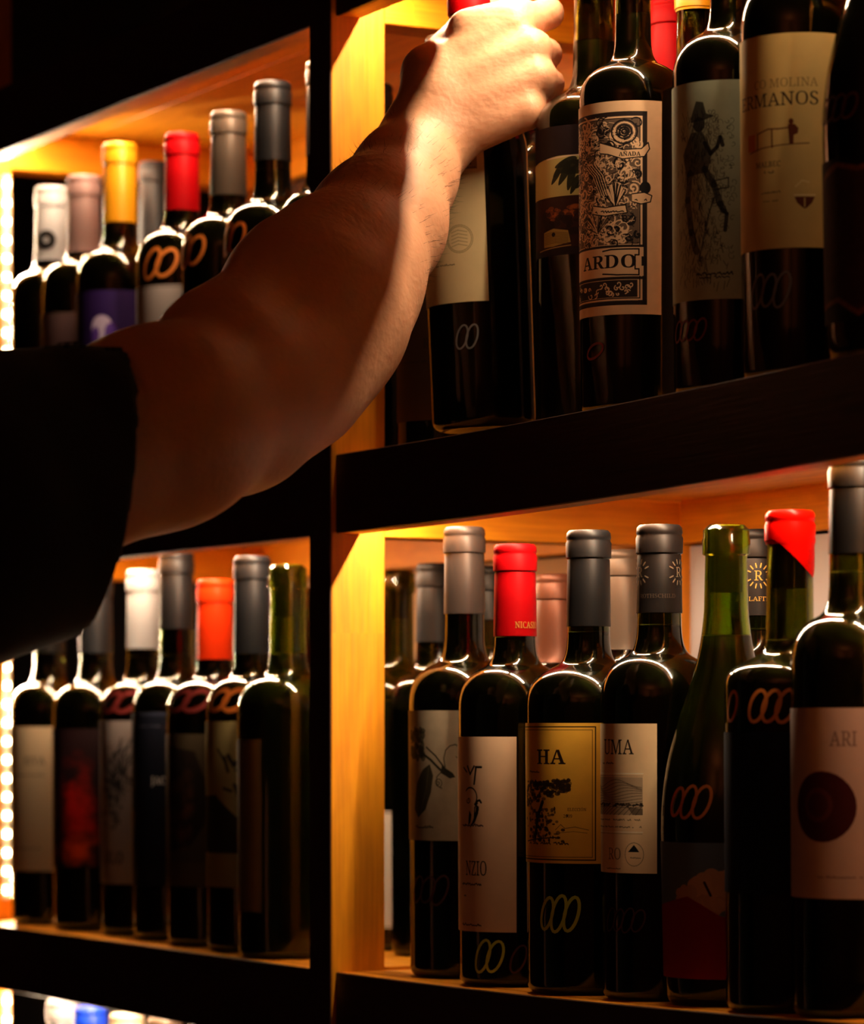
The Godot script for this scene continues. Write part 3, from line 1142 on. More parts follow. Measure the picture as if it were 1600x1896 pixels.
func print_simple(bg: Color, kind: int, seedn: int, lw := 84.0, lh := 125.0) -> Texture2D:
	var p := pad(lw, lh, bg, 2.6)
	var k := Color(0.10, 0.09, 0.09)
	var rng := RandomNumberGenerator.new()
	rng.seed = seedn
	if kind == 0:                                       # a title and a few lines
		p.text("RIVA", 14, 34, 7, k, false, 0.9, 0.75)
		p.squiggle(60, 16, 44, 2, k, 0.5, seedn)
		p.squiggle(60, 20, 110, 2, k, 0.5, seedn + 1)
	elif kind == 1:                                     # a red sun fading down
		for i in 150:
			p.ell(rng.randfn(28, 10), rng.randfn(74, 19), rng.randf_range(3, 9), rng.randf_range(3, 8), Color(0.85, 0.10, 0.03), 0.13)
		for i in 90:
			p.ell(rng.randfn(28, 9), rng.randfn(104, 7), rng.randf_range(3, 8), rng.randf_range(2, 6), Color(0.92, 0.30, 0.03), 0.16)
		for i in 12:
			p.rect(46 - rng.randf() * 8, 88 + i, 8 + rng.randf() * 8, 88.8 + i, Color(0.25, 0.03, 0.03), 0.35)
	elif kind == 2:                                     # ink drawing with lettering
		for i in 46:
			p.stroke(PackedVector2Array([Vector2(rng.randf_range(20, 56), rng.randf_range(14, 60)), Vector2(rng.randf_range(24, 50), rng.randf_range(20, 80))]), rng.randf_range(0.5, 2.4), k, 0.5)
		for i in 30:
			p.ell(rng.randfn(38, 8), rng.randf_range(50, 96), rng.randf_range(1, 5), rng.randf_range(1, 4), k, 0.35)
		p.text("OLO", 30, 122, 11, k, true, 0.7, 0.75)
	elif kind == 3:                                     # dark blue with white lettering
		p.rect(lw, 0, 0, 3, Color(0.3, 0.32, 0.4), 0.5)
		p.text("JACO", 16, 62, 8.5, Color(0.92, 0.9, 0.88), true, 0.8)
		p.squiggle(52, 16, 12, 2, Color(0.5, 0.5, 0.55), 0.5, seedn)
	elif kind == 4:                                     # dark painted head
		p.poly(PackedVector2Array([Vector2(58, 10), Vector2(30, 14), Vector2(22, 34), Vector2(12, 50), Vector2(16, 66), Vector2(34, 90), Vector2(60, 96)]), Color(0.10, 0.06, 0.05), 0.75)
		for i in 24:
			p.ell(rng.randfn(40, 8), rng.randfn(66, 10), rng.randf_range(2, 6), rng.randf_range(3, 8), Color(0.40, 0.24, 0.15), 0.35)
		p.rect(64, 104, 8, 122, Color(0.36, 0.30, 0.2), 0.6)
	elif kind == 5:                                     # brush strokes over a dark hill
		for i in 16:
			var x := rng.randf_range(10, 48)
			var y := rng.randf_range(14, 56)
			p.stroke(PackedVector2Array([Vector2(x, y), Vector2(x - rng.randf_range(3, 9), y + rng.randf_range(2, 12))]), rng.randf_range(1.5, 3.5), k, 0.8)
		p.poly(PackedVector2Array([Vector2(lw, 60), Vector2(46, 58), Vector2(24, 76), Vector2(8, 84), Vector2(8, 104), Vector2(lw, 104)]), k, 0.85)
	elif kind == 6:
		p.frame(lw - 1, 1, 1, lh - 1, 1.2, Color(0.3, 0.25, 0.16), 0.6)
	elif kind == 7:                                     # purple with a pale motif
		p.ell(30, 32, 10, 11, Color(0.86, 0.8, 0.88), 0.75)
		p.ell(22, 36, 5, 8, Color(0.28, 0.16, 0.5), 0.9)
		p.ell(36, 38, 4, 7, Color(0.28, 0.16, 0.5), 0.9)
	return p.tex()


# ---------------------------------------------------------------- light strips
func led_strip(label: String, p0: Vector3, p1: Vector3, face: Vector3, lights: int, energy: float, group: String) -> void:
	var dir := (p1 - p0).normalized()
	var root := thing("led_strip", label, "light strip", p0, group)
	var side := dir.cross(face).normalized()
	var len := p0.distance_to(p1)
	var basis := Basis(dir, face, dir.cross(face))
	var n := int(len / 0.0167)
	var bm := bar_mesh(Vector3(-len / 2, -0.0012, -0.004), Vector3(len / 2, 0.0, 0.004), 0, 0.0003)
	var lm := bar_mesh(Vector3(-0.0026, 0.0, -0.0026), Vector3(0.0026, 0.0014, 0.0026), 0, 0.0006)
	var tapes := []
	for s in lights:
		var q0 := p0.lerp(p1, float(s) / lights)
		var q1 := p0.lerp(p1, float(s + 1) / lights)
		q0.y += lift(q0.x)
		q1.y += lift(q1.x)
		var c := (q0 + q1) / 2
		var l := q0.distance_to(q1)
		var d2 := (q1 - q0).normalized()
		var b2 := Basis(d2, d2.cross(side).normalized() * -1.0, side)
		if b2.y.dot(face) < 0:
			b2 = Basis(d2, -b2.y, -side)
		var tape := part("tape", bar_mesh(Vector3(-l / 2, -0.0012, -0.004), Vector3(l / 2, 0.0, 0.004), 0, 0.0003), mats["led_tape"], root)
		tapes.append(tape)
		tape.transform = Transform3D(b2, c - p0)
		var lamp := AreaLight3D.new()
		lamp.name = "strip_light"
		lamp.area_size = Vector2(l, 0.0025)
		lamp.light_energy = energy / lights * (len / 0.7)
		lamp.light_color = Color(1.0, 0.875, 0.72)
		lamp.shadow_enabled = true
		lamp.set("area_range", 6.0)
		root.add_child(lamp, true)
		var fz := -b2.y
		lamp.transform = Transform3D(Basis(d2, fz.cross(d2), fz), c - p0 + b2.y * 0.0022)
	for i in n:
		var q := p0.lerp(p1, (i + 0.5) / n)
		q.y += lift(q.x)
		var tp: MeshInstance3D = tapes[int(float(i) / n * lights)]
		var o := part("led", lm, led_material(), tp)
		o.transform = tp.transform.affine_inverse() * Transform3D(basis, q - p0)


# ---------------------------------------------------------------- the rack
func build_rack() -> void:
	var rack := thing("wine_rack", "open wooden wine rack of amber posts and shelves with dark stained front beams", "shelf rack")
	var wa: Material = mats["wood_amber"]
	var wd: Material = mats["wood_dark"]
	var k := 0.0
	for x in [BAY_LEFT - POST_W, -POST_W, BAY_RIGHT]:
		k += 0.13
		var post := part("post", bar_mesh(Vector3(x, 0.0, -0.045), Vector3(x + POST_W, 2.3, -0.0012), 1, 0.0008, 1, k), wa, rack)
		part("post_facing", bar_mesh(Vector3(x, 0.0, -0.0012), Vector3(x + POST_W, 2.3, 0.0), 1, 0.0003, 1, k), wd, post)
		part("back_post", bar_mesh(Vector3(x, 0.0, -0.335), Vector3(x + POST_W, 2.3, -0.30), 1, 0.0008, 1, k + 0.4), wa, rack)
		for s in SHELF:
			part("side_rail", bar_mesh(Vector3(x, s - 0.0595, -0.30), Vector3(x + POST_W, s - 0.0252, -0.045), 2, 0.0008, 1, k + s), wa, rack)
	var bays := [[BAY_LEFT, -POST_W], [0.0, BAY_RIGHT]]
	for b in 2:
		var x0: float = bays[b][0]
		var x1: float = bays[b][1]
		var segs := 24 if b == 1 else 1
		for s in SHELF:
			k += 0.21
			var beam := part("front_beam", bar_mesh(Vector3(x0, s - BEAM, -0.025), Vector3(x1, s - 0.0004, -0.0075), 0, 0.0008, segs, k), wa, rack)
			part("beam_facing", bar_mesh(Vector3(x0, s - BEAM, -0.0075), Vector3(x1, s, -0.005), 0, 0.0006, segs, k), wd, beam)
			part("back_beam", bar_mesh(Vector3(x0, s - BEAM, -0.3085), Vector3(x1, s, -0.30), 0, 0.0008, segs, k + 0.3), wa, rack)
			for q in 3:
				var z1 := -0.0252 - q * 0.0916
				part("shelf_plank", bar_mesh(Vector3(x0, s - 0.025, z1 - 0.0903), Vector3(x1, s, z1), 0, 0.0008, segs, k + q * 0.37), wa, rack)
		for s in 4:
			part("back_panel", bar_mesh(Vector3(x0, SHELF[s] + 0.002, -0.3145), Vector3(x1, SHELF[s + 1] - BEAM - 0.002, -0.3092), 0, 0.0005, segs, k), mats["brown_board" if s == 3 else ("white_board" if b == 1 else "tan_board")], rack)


# ---------------------------------------------------------------- the person
func build_person() -> void:
	var J := {
		"S": Vector3(0.4241, 1.4240, 0.4591), "U1": Vector3(0.3839, 1.4785, 0.3005), "U2": Vector3(0.3396, 1.5027, 0.2346), "E": Vector3(0.3100, 1.5226, 0.1838),
		"F1": Vector3(0.2826, 1.5614, 0.1502), "F2": Vector3(0.2544, 1.5930, 0.1180), "F3": Vector3(0.2213, 1.6341, 0.0736), "F4": Vector3(0.1941, 1.6719, 0.0397), "W": Vector3(0.1778, 1.6983, 0.0171),
		"CI": Vector3(0.1726, 1.7428, 0.0056), "CM": Vector3(0.1826, 1.7262, 0.0080), "CR": Vector3(0.1881, 1.7125, 0.0084), "CP": Vector3(0.1870, 1.7007, 0.0062),
		"I0": Vector3(0.1977, 1.7797, -0.0417), "M0": Vector3(0.2151, 1.7616, -0.0466), "R0": Vector3(0.2230, 1.7409, -0.0467), "P0": Vector3(0.2226, 1.7184, -0.0394),
		"I1": Vector3(0.1873, 1.7940, -0.0753), "I2": Vector3(0.1456, 1.8021, -0.0927), "I3": Vector3(0.1184, 1.8053, -0.0906),
		"M1": Vector3(0.1911, 1.7651, -0.0718), "M2": Vector3(0.1499, 1.7719, -0.0903), "M3": Vector3(0.1214, 1.7755, -0.0898),
		"R1": Vector3(0.1982, 1.7433, -0.0703), "R2": Vector3(0.1574, 1.7496, -0.0873), "R3": Vector3(0.1280, 1.7536, -0.0874),
		"P1": Vector3(0.2025, 1.7222, -0.0614), "P2": Vector3(0.1668, 1.7278, -0.0793), "P3": Vector3(0.1385, 1.7312, -0.0815),
		"X1": Vector3(0.1774, 1.7788, -0.0183), "X2": Vector3(0.1942, 1.7866, -0.0458),
		"Y1": Vector3(0.3438, 1.5443, 0.2480), "Y2": Vector3(0.2731, 1.5981, 0.1680),
		"T0": Vector3(0.1656, 1.7511, 0.0081), "T1": Vector3(0.1470, 1.7847, -0.0315), "T2": Vector3(0.1135, 1.8047, -0.0601), "T3": Vector3(0.0999, 1.8147, -0.0856),
	}
	var root := thing("person", "person in a black short-sleeved t-shirt reaching a bare arm up to grip a bottle neck", "person", Vector3(0.23, 0, 0.5))
	var o := root.position
	var arm := []
	for b in [["S", "U1", 0.062, 0.056, 0.02], ["U1", "U2", 0.057, 0.055, 0.02], ["U2", "E", 0.055, 0.044, 0.02],
			["E", "F1", 0.044, 0.052, 0.035], ["Y1", "Y2", 0.0180, 0.0185, 0.035], ["F1", "F2", 0.052, 0.051, 0.035], ["F2", "F3", 0.051, 0.043, 0.018], ["F3", "F4", 0.043, 0.034, 0.015], ["F4", "W", 0.034, 0.029, 0.012],
			["W", "CI", 0.027, 0.021, 0.012], ["W", "CM", 0.027, 0.022, 0.010], ["W", "CP", 0.025, 0.020, 0.010],
			["CI", "I0", 0.020, 0.0145, 0.009], ["CM", "M0", 0.019, 0.0140, 0.008], ["CR", "R0", 0.018, 0.0135, 0.008], ["CP", "P0", 0.018, 0.0125, 0.008],
			["I0", "I1", 0.0128, 0.0108, 0.004], ["I1", "I2", 0.0105, 0.0092, 0.003], ["I2", "I3", 0.0090, 0.0078, 0.003],
			["M0", "M1", 0.0128, 0.0105, 0.004], ["M1", "M2", 0.0102, 0.0092, 0.003], ["M2", "M3", 0.0090, 0.0078, 0.003],
			["R0", "R1", 0.0122, 0.0100, 0.004], ["R1", "R2", 0.0098, 0.0088, 0.003], ["R2", "R3", 0.0086, 0.0076, 0.003],
			["P0", "P1", 0.0112, 0.0090, 0.004], ["P1", "P2", 0.0088, 0.0078, 0.003], ["P2", "P3", 0.0076, 0.0068, 0.003],
			["CI", "T0", 0.018, 0.0135, 0.010], ["T0", "T1", 0.0145, 0.0125, 0.008], ["X1", "X2", 0.0150, 0.0140, 0.008], ["T1", "T2", 0.0120, 0.0105, 0.004], ["T2", "T3", 0.0105, 0.0085, 0.003]]:
		arm.append([J[b[0]] - o, J[b[1]] - o, b[2], b[3], b[4]])
	var st := st_new()
	blob(st, arm, 0.0031)
	# the rest of the body, outside the photograph
	var body := []
	for b in [[Vector3(0.0, 1.50, -0.005), Vector3(-0.005, 1.60, -0.03), 0.062, 0.056, 0.02],       # neck
			[Vector3(-0.005, 1.70, -0.035), Vector3(-0.005, 1.66, -0.05), 0.088, 0.078, 0.03],          # skull
			[Vector3(-0.005, 1.61, -0.085), Vector3(-0.005, 1.64, -0.075), 0.046, 0.055, 0.03],         # jaw
			[Vector3(-0.005, 1.655, -0.135), Vector3(-0.005, 1.685, -0.122), 0.012, 0.008, 0.012],      # nose
			[Vector3(-0.025, 1.615, -0.126), Vector3(0.015, 1.615, -0.126), 0.008, 0.008, 0.008],       # mouth
			[Vector3(0.082, 1.675, -0.04), Vector3(0.084, 1.645, -0.045), 0.012, 0.008, 0.006], [Vector3(-0.092, 1.675, -0.04), Vector3(-0.094, 1.645, -0.045), 0.012, 0.008, 0.006],
			[Vector3(-0.19, 1.43, 0.0), Vector3(-0.23, 1.16, 0.02), 0.055, 0.043, 0.02], [Vector3(-0.23, 1.16, 0.02), Vector3(-0.225, 0.93, -0.03), 0.043, 0.029, 0.015],
			[Vector3(-0.225, 0.93, -0.03), Vector3(-0.22, 0.85, -0.045), 0.028, 0.030, 0.012]]:
		body.append(b)
	for k in 4:
		var fx := -0.245 + k * 0.018
		body.append([Vector3(fx, 0.84, -0.05), Vector3(fx + 0.002, 0.795 - 0.006 * (1 - absf(k - 1.5)), -0.058), 0.0105, 0.0095, 0.003])
		body.append([Vector3(fx + 0.002, 0.795, -0.058), Vector3(fx + 0.006, 0.762 - 0.005 * (1 - absf(k - 1.5)), -0.05), 0.0095, 0.0078, 0.003])
	body.append([Vector3(-0.205, 0.88, -0.06), Vector3(-0.195, 0.83, -0.085), 0.013, 0.0095, 0.006])
	blob(st, body, 0.0075)
	st.index()
	part("body", st.commit(), mats["skin"], root)
	for s in [-1, 1]:
		var e := SphereMesh.new()
		e.radius = 0.0125
		e.height = 0.025
		e.radial_segments = 20
		e.rings = 10
		part("eye", e, mats["eye"], root).position = Vector3(-0.005 + s * 0.032, 1.685, -0.1145)
	var hs := st_new()
	blob(hs, [[Vector3(-0.005, 1.715, -0.025), Vector3(-0.005, 1.69, -0.02), 0.096, 0.09, 0.02]], 0.008, [[Vector3(0, 1.66, -0.09), Vector3(0, -0.55, -0.83).normalized()]])
	part("hair", hs.commit(), mats["hair"], root)
	var rng := RandomNumberGenerator.new()
	rng.seed = 77
	var hair := st_new()
	for seg in [["E", "F1", 0.044, 0.052, 90], ["F1", "F2", 0.052, 0.051, 190], ["F2", "F3", 0.051, 0.043, 330], ["F3", "F4", 0.043, 0.034, 300], ["F4", "W", 0.034, 0.029, 130]]:
		var a: Vector3 = J[seg[0]] - o
		var b: Vector3 = J[seg[1]] - o
		var ax := (b - a).normalized()
		var e1 := ax.cross(Vector3.UP).normalized()
		var e2 := ax.cross(e1)
		for i in seg[4]:
			var t := rng.randf()
			var th := rng.randf() * TAU
			var rad: Vector3 = e1 * cos(th) + e2 * sin(th)
			var rr: float = lerp(seg[2], seg[3], t)
			var p0 := a.lerp(b, t) + rad * (rr - 0.0010)
			var dirn := (ax * rng.randf_range(0.5, 1.0) + rad * rng.randf_range(0.25, 0.8) + e1 * rng.randf_range(-0.4, 0.4) + Vector3(0, -0.3, 0)).normalized()
			var len := rng.randf_range(0.005, 0.012)
			var p1 := p0 + dirn * len * 0.55 + rad * 0.0003
			var p2 := p0 + dirn * len + ax * len * 0.2
			var wd := dirn.cross(rad).normalized() * 0.00011
			var wr := rad.cross(wd).normalized() * 0.00011
			for w in [wd, wr]:
				quad(hair, p0 - w, p1 - w * 0.8, p1 + w * 0.8, p0 + w, rad, Vector2.ZERO, Vector2.ZERO, Vector2.ZERO, Vector2.ZERO)
				tri(hair, p1 - w * 0.8, p2, p1 + w * 0.8, rad, Vector2.ZERO, Vector2.ZERO, Vector2.ZERO)
	part("arm_hair", hair.commit(), mats["hair"], root).set_meta("kind", "stuff")
	# t-shirt: trunk, the far sleeve and the near sleeve with its open hem
	var SL := Vector3(0.3955, 1.4440, 0.3535) - o
	var n := Vector3(0.060, -0.16, -0.985).normalized()
	var sh := J["S"] - o as Vector3
	var ts := st_new()
	var A := Vector3(0.3935, 1.4715, 0.3430) - o
	var B := Vector3(0.3960, 1.4280, 0.3460) - o
	var da := (A - sh).normalized()
	var db := (B - sh).normalized()
	blob(ts, [[sh + Vector3(-0.09, 0.01, 0.02), sh, 0.088, 0.086, 0.03], [sh + Vector3(0, -0.006, 0), A + n * 0.03, 0.084, 0.0670, 0.02], [sh + Vector3(0, -0.010, 0), B + n * 0.03, 0.072, 0.060, 0.03]], 0.004, [[SL, n]],
		[[A - da * 0.05, A + da * 0.08, 0.0560, 0.0610, 0.0], [B - db * 0.04, B + db * 0.08, 0.044, 0.054, 0.0]], 0.0022)
	blob(ts, [[Vector3(-0.02, 1.40, 0.0), Vector3(-0.005, 0.95, 0.0), 0.135, 0.130, 0.03], [Vector3(0.09, 1.36, 0.0), Vector3(0.06, 0.95, 0.0), 0.115, 0.115, 0.03], [Vector3(-0.10, 1.36, 0.0), Vector3(-0.07, 0.95, 0.0), 0.115, 0.115, 0.03],
		[Vector3(-0.10, 1.44, 0.0), Vector3(0.13, 1.44, -0.01), 0.085, 0.085, 0.04]], 0.010, [[Vector3(0, 0.90, 0), Vector3(0, -1, 0)]], [], 0.002)
	blob(ts, [[Vector3(-0.16, 1.44, 0.0), Vector3(-0.225, 1.22, 0.015), 0.078, 0.068, 0.02]], 0.008, [[Vector3(-0.215, 1.24, 0.01), Vector3(-0.2, -0.98, 0.05).normalized()]], [], 0.002)
	part("t_shirt", ts.commit(), mats["black_cloth"], root)
	var tr := st_new()
	blob(tr, [[Vector3(0.06, 0.95, 0), Vector3(-0.07, 0.95, 0), 0.12, 0.12, 0.03], [Vector3(0.085, 0.88, 0.0), Vector3(0.10, 0.48, -0.01), 0.098, 0.072, 0.02], [Vector3(0.10, 0.48, -0.01), Vector3(0.105, 0.09, 0.02), 0.070, 0.058, 0.02],
		[Vector3(-0.085, 0.88, 0.0), Vector3(-0.10, 0.48, -0.01), 0.098, 0.072, 0.02], [Vector3(-0.10, 0.48, -0.01), Vector3(-0.105, 0.09, 0.02), 0.070, 0.058, 0.02]], 0.012, [[Vector3(0, 0.05, 0), Vector3(0, -1, 0)]])
	part("trousers", tr.commit(), mats["denim"], root)
	for s in [-1.0, 1.0]:
		var ss := st_new()
		blob(ss, [[Vector3(s * 0.105, 0.05, 0.04), Vector3(s * 0.115, 0.042, -0.13), 0.05, 0.042, 0.02], [Vector3(s * 0.105, 0.075, 0.03), Vector3(s * 0.108, 0.06, -0.03), 0.05, 0.045, 0.02]], 0.008, [[Vector3(0, 0.002, 0), Vector3(0, -1, 0)]])
		part("shoe", ss.commit(), mats["shoe"], root)


# ---------------------------------------------------------------- the room
func slab(lo: Vector3, hi: Vector3) -> ArrayMesh:
	return bar_mesh(lo, hi, 0, 0.001)


func build_room() -> void:
	structure("floor", slab(Vector3(-3.2, -0.1, -0.5), Vector3(3.6, 0.0, 3.5)), mats["floor"], "dark wooden floor of the wine shop", "floor")
	structure("ceiling", slab(Vector3(-3.2, 2.7, -0.5), Vector3(3.6, 2.8, 3.5)), mats["plaster"], "plain ceiling of the wine shop", "ceiling")
	structure("wall_back", slab(Vector3(-3.2, 0.0, -0.5), Vector3(3.6, 2.7, -0.36)), mats["dark_plaster"], "dark wall behind the wine rack", "wall")
	structure("wall_front", slab(Vector3(-3.2, 0.0, 3.4), Vector3(3.6, 2.7, 3.5)), mats["plaster"], "wall of the shop opposite the rack", "wall")
	structure("wall_left", slab(Vector3(-3.2, 0.0, -0.36), Vector3(-3.1, 2.7, 3.4)), mats["plaster"], "wall of the shop at the left end of the rack", "wall")
	structure("wall_right", slab(Vector3(3.5, 0.0, -0.36), Vector3(3.6, 2.7, 3.4)), mats["plaster"], "wall of the shop at the right end of the rack", "wall")
	# a standing uplighter behind the viewer: the ceiling spreads its dim warm light
	var lamp := thing("floor_lamp", "tall standing uplighter with a metal bowl behind the viewer", "lamp", Vector3(2.6, 0, 2.7))
	part("base", lathe(PackedVector2Array([Vector2(0, 0.0), Vector2(0.14, 0.0), Vector2(0.14, 0.015), Vector2(0.02, 0.03), Vector2(0, 0.03)])), mats["cap_black"], lamp)
	part("pole", lathe(PackedVector2Array([Vector2(0, 0.02), Vector2(0.012, 0.02), Vector2(0.012, 1.72), Vector2(0, 1.72)]), 16), mats["cap_black"], lamp)
	part("bowl", lathe(PackedVector2Array([Vector2(0, 1.70), Vector2(0.05, 1.705), Vector2(0.13, 1.75), Vector2(0.18, 1.82), Vector2(0.176, 1.82), Vector2(0.126, 1.755), Vector2(0.05, 1.712), Vector2(0, 1.708)])), mats["cap_black"], lamp)
	part("diffuser", lathe(PackedVector2Array([Vector2(0, 1.795), Vector2(0.158, 1.795), Vector2(0.158, 1.80), Vector2(0, 1.80)])), mats["lamp_glow"], lamp)
	var l := AreaLight3D.new()
	l.name = "bowl_light"
	l.light_color = LAMP_COLOR
	l.light_energy = LAMP_ENERGY
	l.area_size = Vector2(0.2, 0.2)
	l.set("area_range", 12.0)
	l.shadow_enabled = true
	l.position = Vector3(0, 1.81, 0)
	l.rotation = Vector3(PI / 2, 0, 0)
	lamp.add_child(l)


const EXPOSURE := 1.0
const STRIP_ENERGY := 0.41
const LAMP_ENERGY := 2.0
const LAMP_COLOR := Color(1.0, 0.66, 0.42)


func materials() -> void:
	wood_material("wood_amber", Color(0.82, 0.51, 0.010), Color(0.93, 0.605, 0.014), 0.55, 11)
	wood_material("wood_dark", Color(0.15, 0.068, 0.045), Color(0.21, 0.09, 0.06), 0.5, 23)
	plain("white_board", Color(0.80, 0.80, 0.82), 0.7)
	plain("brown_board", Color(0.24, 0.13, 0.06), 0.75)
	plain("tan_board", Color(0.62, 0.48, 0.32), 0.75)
	plain("led_tape", Color(0.85, 0.82, 0.76), 0.5)
	plain("plaster", Color(0.55, 0.42, 0.34), 0.9)
	plain("dark_plaster", Color(0.12, 0.10, 0.09), 0.9)
	plain("floor", Color(0.20, 0.12, 0.08), 0.5)
	var lg := plain("lamp_glow", Color(1, 0.9, 0.75), 0.5)
	lg.emission_enabled = true
	lg.emission = LAMP_COLOR
	lg.emission_energy_multiplier = 0.1
	glass("glass_dark", Color(0.30, 0.33, 0.12))
	glass("glass_green", Color(0.58, 0.68, 0.14))
	glass("glass_olive", Color(0.48, 0.50, 0.14))
	plain("wine", Color(0.035, 0.006, 0.010), 0.4)
	plain("cork", Color(0.45, 0.34, 0.20), 0.9)
	var s := plain("skin", Color(0.80, 0.58, 0.44), 0.55)
	s.subsurf_scatter_enabled = true
	s.subsurf_scatter_strength = 0.12
	var nz := FastNoiseLite.new()
	nz.seed = 5
	nz.frequency = 0.06
	var nt := NoiseTexture2D.new()
	nt.width = 256
	nt.height = 256
	nt.seamless = true
	nt.noise = nz
	s.uv1_triplanar = true
	s.uv1_scale = Vector3(9, 9, 9)
	s.heightmap_enabled = true
	s.heightmap_texture = nt
	s.heightmap_scale = 0.05
	plain("eye", Color(0.9, 0.88, 0.85), 0.2)
	plain("hair", Color(0.06, 0.04, 0.03), 0.7)
	plain("black_cloth", Color(0.035, 0.035, 0.04), 0.95)
	plain("denim", Color(0.10, 0.12, 0.18), 0.9)
	plain("shoe", Color(0.12, 0.10, 0.09), 0.6)
	plain("pen_lime", Color(0.74, 0.80, 0.14), 0.6)
	plain("pen_orange", Color(0.85, 0.47, 0.16), 0.6)
	plain("pen_grey", Color(0.42, 0.40, 0.38), 0.6)
	plain("pen_red", Color(0.45, 0.12, 0.10), 0.6)
	plain("pen_brown", Color(0.26, 0.10, 0.07), 0.6)
	plain("print_dim", Color(0.40, 0.34, 0.27), 0.5)
	plain("print_gold", Color(0.80, 0.62, 0.28), 0.4, 0.4)
	for c in [["cap_taupe", Color(0.235, 0.20, 0.185), 0.42, 0.35], ["cap_red", Color(0.60, 0.012, 0.035), 0.48, 0.0], ["cap_grey", Color(0.088, 0.084, 0.090), 0.45, 0.3],
			["cap_brown", Color(0.080, 0.060, 0.056), 0.45, 0.25], ["wax_red", Color(0.82, 0.03, 0.008), 0.28, 0.0], ["cap_black", Color(0.062, 0.058, 0.058), 0.42, 0.2],
			["cap_white", Color(0.62, 0.62, 0.63), 0.5, 0.0], ["cap_pink", Color(0.48, 0.38, 0.37), 0.5, 0.1], ["cap_yellow", Color(0.74, 0.50, 0.05), 0.4, 0.1],
			["cap_copper", Color(0.37, 0.215, 0.15), 0.4, 0.35], ["cap_beige", Color(0.31, 0.262, 0.222), 0.42, 0.3], ["cap_cream", Color(0.70, 0.65, 0.55), 0.5, 0.0],
			["cap_blue", Color(0.05, 0.22, 0.78), 0.4, 0.05], ["cap_orange", Color(0.88, 0.20, 0.04), 0.4, 0.1], ["cap_slate", Color(0.105, 0.107, 0.12), 0.45, 0.2]]:
		plain(c[0], c[1], c[2], c[3]).metallic_specular = 0.2 if "red" in c[0] or "orange" in c[0] else 0.4


func _ready() -> void:
	# camera: level, shelves seen at a slant, lens shifted up; focus on the nearer bottles
	var f := 6464.0
	var cam := Camera3D.new()
	cam.name = "camera"
	var phys := CameraAttributesPhysical.new()
	phys.frustum_focal_length = 60.0
	phys.exposure_aperture = 3.6
	phys.frustum_focus_distance = 2.28
	phys.frustum_near = 0.05
	phys.frustum_far = 50.0
	cam.attributes = phys
	cam.near = 0.05
	cam.far = 50.0
	cam.projection = Camera3D.PROJECTION_FRUSTUM
	cam.size = 1896.0 / f * 0.05
	cam.frustum_offset = Vector2(0.0, 402.0 / f * 0.05)
	cam.position = Vector3(2.27755, 1.30, 1.12688)
	cam.rotation = Vector3(0, deg_to_rad(62.0), 0)
	add_child(cam)
	cam.current = true
	var we := WorldEnvironment.new()
	we.name = "environment"
	var env := Environment.new()
	env.background_mode = Environment.BG_COLOR
	env.background_color = Color(0.02, 0.013, 0.01)
	env.tonemap_mode = Environment.TONE_MAPPER_LINEAR
	env.tonemap_exposure = EXPOSURE
	env.sdfgi_enabled = true
	env.ssao_enabled = true
	env.ssil_enabled = true
	we.environment = env
	add_child(we)
	materials()
	build_room()
	build_rack()
	for k in [1, 2, 3]:
		var y: float = SHELF[k + 1] - BEAM + 0.034
		var where: String = ["", "lowest", "lower", "upper"][k]
		led_strip("led strip behind the front beam over the %s left bay" % where, Vector3(BAY_LEFT + 0.012, y, -0.0430), Vector3(-POST_W - 0.012, y, -0.0430), Vector3.DOWN, 1, STRIP_ENERGY, "led strips under the beams")
		led_strip("vertical dotted led strip on the left post of the %s left bay" % where, Vector3(BAY_LEFT + 0.0014, SHELF[k] + 0.02, -0.0395), Vector3(BAY_LEFT + 0.0014, SHELF[k + 1] - BEAM - 0.008, -0.0395), Vector3.RIGHT, 1, STRIP_ENERGY, "vertical led strips")
		if k > 1:
			led_strip("led strip behind the front beam over the %s right bay" % where, Vector3(0.012, y, -0.0430), Vector3(BAY_RIGHT - 0.012, y, -0.0430), Vector3.DOWN, 4, STRIP_ENERGY, "led strips under the beams")
	build_person()
	build_bottles()


